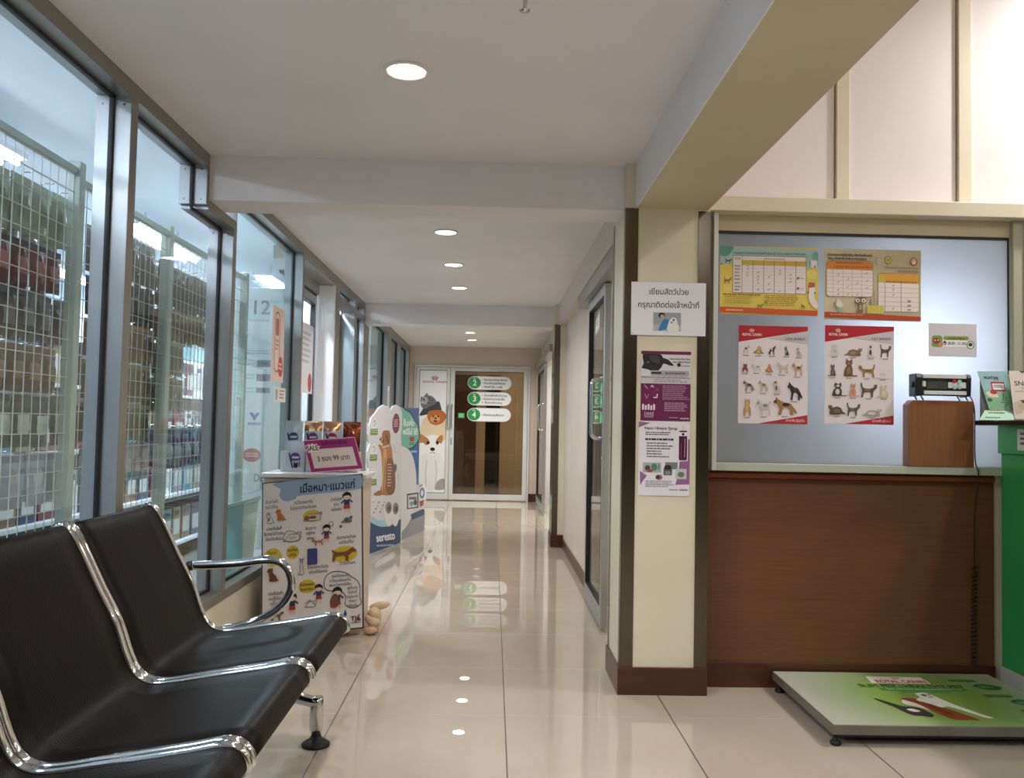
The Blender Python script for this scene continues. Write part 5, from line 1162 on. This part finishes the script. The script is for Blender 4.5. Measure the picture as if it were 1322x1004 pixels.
# ------------------------------------------------------------------ lamps
def emis(name, c, s): return mat(name, '#ffffff', .5, emit=c, estr=s)
DISC = emis('warm_lamp_diffuser', '#fff3e2', 18.)
RIM = mat('white_lamp_rim', '#eeeae6', .4)
def light(name, kind, loc, power, col, rot=(0, 0, 0), **kw):
    l = bpy.data.lights.new(name, kind); l.energy = power; l.color = col
    for k, v in kw.items(): setattr(l, k, v)
    o = bpy.data.objects.new(name, l); o.location = loc; o.rotation_euler = rot; COL.objects.link(o); return o
WARM = (1., .935, .89)
def downlight(x, y, z, label, power=9, r=.062, grp='round ceiling downlights', col=WARM, spread=2.6, disc=DISC):
    t = thing('ceiling_light', label, 'light', (x, y, z), group=grp)
    b = MB(); b.lathe([(r+.0005, z-.0005), (r+.010, z-.001), (r+.0095, z-.006), (r, z-.008), (r-.001, z-.002)], x, y, RIM, 32); b.build('rim', t)
    b = MB(); b.lathe([(0., z-.004), (r*.6, z-.0035), (r, z-.002), (r, z-.0005), (0, z-.0005)], x, y, disc, 28); b.build('diffuser', t)
    light('lamp_glow', 'AREA', (x, y, z-.012), power, col, shape='DISK', size=r*1.9, spread=spread)
t = thing('sprinkler_head', 'small sprinkler head on the ceiling at the top edge, above the corridor', 'sprinkler', (.06, 2.15, ZC))
MB().lathe([(.0, 2.152), (.014, 2.154), (.014, 2.157), (.005, 2.16), (.007, 2.19), (.012, 2.195), (.012, ZC-.004)], .06, 2.15, CHROME, 14).build('head', t)
MB().lathe([(.03, ZC-.004), (.028, ZC-.0005), (0, ZC-.0005)], .06, 2.15, CHROME, 18).build('escutcheon', t)
names = ['nearest ceiling downlight, alone before the first ceiling beam', 'first ceiling downlight beyond the first beam', 'second ceiling downlight beyond the first beam', 'third ceiling downlight beyond the first beam', 'nearer of the two ceiling downlights before the end doors', 'farther of the two ceiling downlights before the end doors']
for (y, lab) in zip((2.69, 4.98, 6.0, 7.02, 10.46, 11.37), names): downlight(-.296, y, ZC, lab, 9 if y < 10 else 14)
for y in (9.4, 1.6, .4, -.9, -2.2): downlight(-.296, y, ZC, 'ceiling downlight hidden behind a beam or behind the camera')
COOLD = emis('added_cool_diffuser', '#eaf2ff', 14.)
downlight(-1.75, 6.1, 2.62, 'added cool light inside the left doorway, brightening the jamb', 100, .11, 'added doorway light', (.78, .88, 1.), 3.0, COOLD)  # lamp put in to brighten the white jamb lining
PANEL = emis('lobby_lamp_diffuser', '#fff2e4', 6.)
for x, y, p in ((3.05, 3.2, 60), (2.6, .4, 44), (4.8, 1.2, 30), (4.4, -1.8, 20), (2.2, -2.8, 20)):
    downlight(x, y, ZH, 'round lobby ceiling lamp above the counter side', p, .11, 'round lobby lamps', (1., .97, .955), 3.0, PANEL)
TUBE = emis('cool_tube', '#e2edff', 44.)
def fluorescent(x, y0, y1, z, label):
    t = thing('fluorescent_light', label, 'light', (x, (y0+y1)/2, z), group='fluorescent shop lights')
    b = MB(); b.box(x-.09, x+.09, y0, y1, z+.02, z+.05, WHITE); b.build('housing', t)
    for dx in (-.045, .045):
        b = MB(); b.tube([(x+dx, y0+.02, z), (x+dx, y1-.02, z)], .016, TUBE, 10); b.build('tube', t)
    for dy in (.25, -.25): MB().box(x-.008, x+.008, (y0+y1)/2+dy*(y1-y0)-.008, (y0+y1)/2+dy*(y1-y0)+.008, z+.05, 2.62, SH).build('hanger', t)
    light('tube_glow', 'AREA', (x, (y0+y1)/2, z-.03), 40, (.84, .92, 1.), shape='RECTANGLE', size=.18, size_y=y1-y0)
for x, y in ((-2.6, .8), (-2.6, 3.3), (-2.6, 6.05), (-4.1, 2.0), (-4.1, 4.9), (-4.1, 7.6), (-2.2, 8.1), (-1.80, -.1)):  # last position is an added light, out of view, brightening the wire grid
    fluorescent(x, y, y+1.3, 2.44, 'pendant fluorescent light hanging in the shop')
for y in (10.0, 11.5):
    light('side_room_glow', 'AREA', (-2.4, y, 2.55), 14, (.85, .96, 1.), shape='RECTANGLE', size=.3, size_y=1.0)
light('clinic_glow', 'AREA', (1.25, 7.3, 2.19), 42, (1, .96, .90), shape='RECTANGLE', size=.4, size_y=1.2)
light('clinic_glow', 'AREA', (1.6, 10.8, 2.19), 60, (1, .97, .93), shape='RECTANGLE', size=.4, size_y=1.4)
light('film_backlight', 'AREA', (1.88, 4.16, 1.46), 29, (.86, .93, 1.), rot=(-PI/2, 0, 0), shape='DISK', size=.35)  # unseen area light added to make the frosted film glow from behind
light('back_room_glow', 'AREA', (.5, 13.6, 2.28), 30, (1, .88, .70), shape='DISK', size=.3)

# ------------------------------------------------------------------ sky and camera
wd = bpy.data.worlds.new('world'); S.world = wd; wd.use_nodes = True
wd.node_tree.nodes['Background'].inputs[0].default_value = (.6, .7, .8, 1); wd.node_tree.nodes['Background'].inputs[1].default_value = .1
cd = bpy.data.cameras.new('camera'); cam = bpy.data.objects.new('camera', cd); COL.objects.link(cam); S.camera = cam
cd.sensor_fit = 'HORIZONTAL'; cd.sensor_width = 36; cd.lens = 1111*36/1322; cd.clip_start = .05; cd.clip_end = 100
Xw, Yw, Zw = (0.9995477, -0.0208961, 0.0216269), (-0.0224773, -0.0413582, 0.9988915), (0.0199785, 0.9989259, 0.0418092)
cam.matrix_world = Matrix(((Xw[0], Xw[1], -Xw[2], 0), (Yw[0], Yw[1], -Yw[2], 0), (Zw[0], Zw[1], -Zw[2], 1.1), (0, 0, 0, 1)))
S.view_settings.view_transform = 'Standard'; S.view_settings.look = 'None'; S.view_settings.gamma = 1; S.view_settings.use_curve_mapping = False
S.view_settings.exposure = -0.15
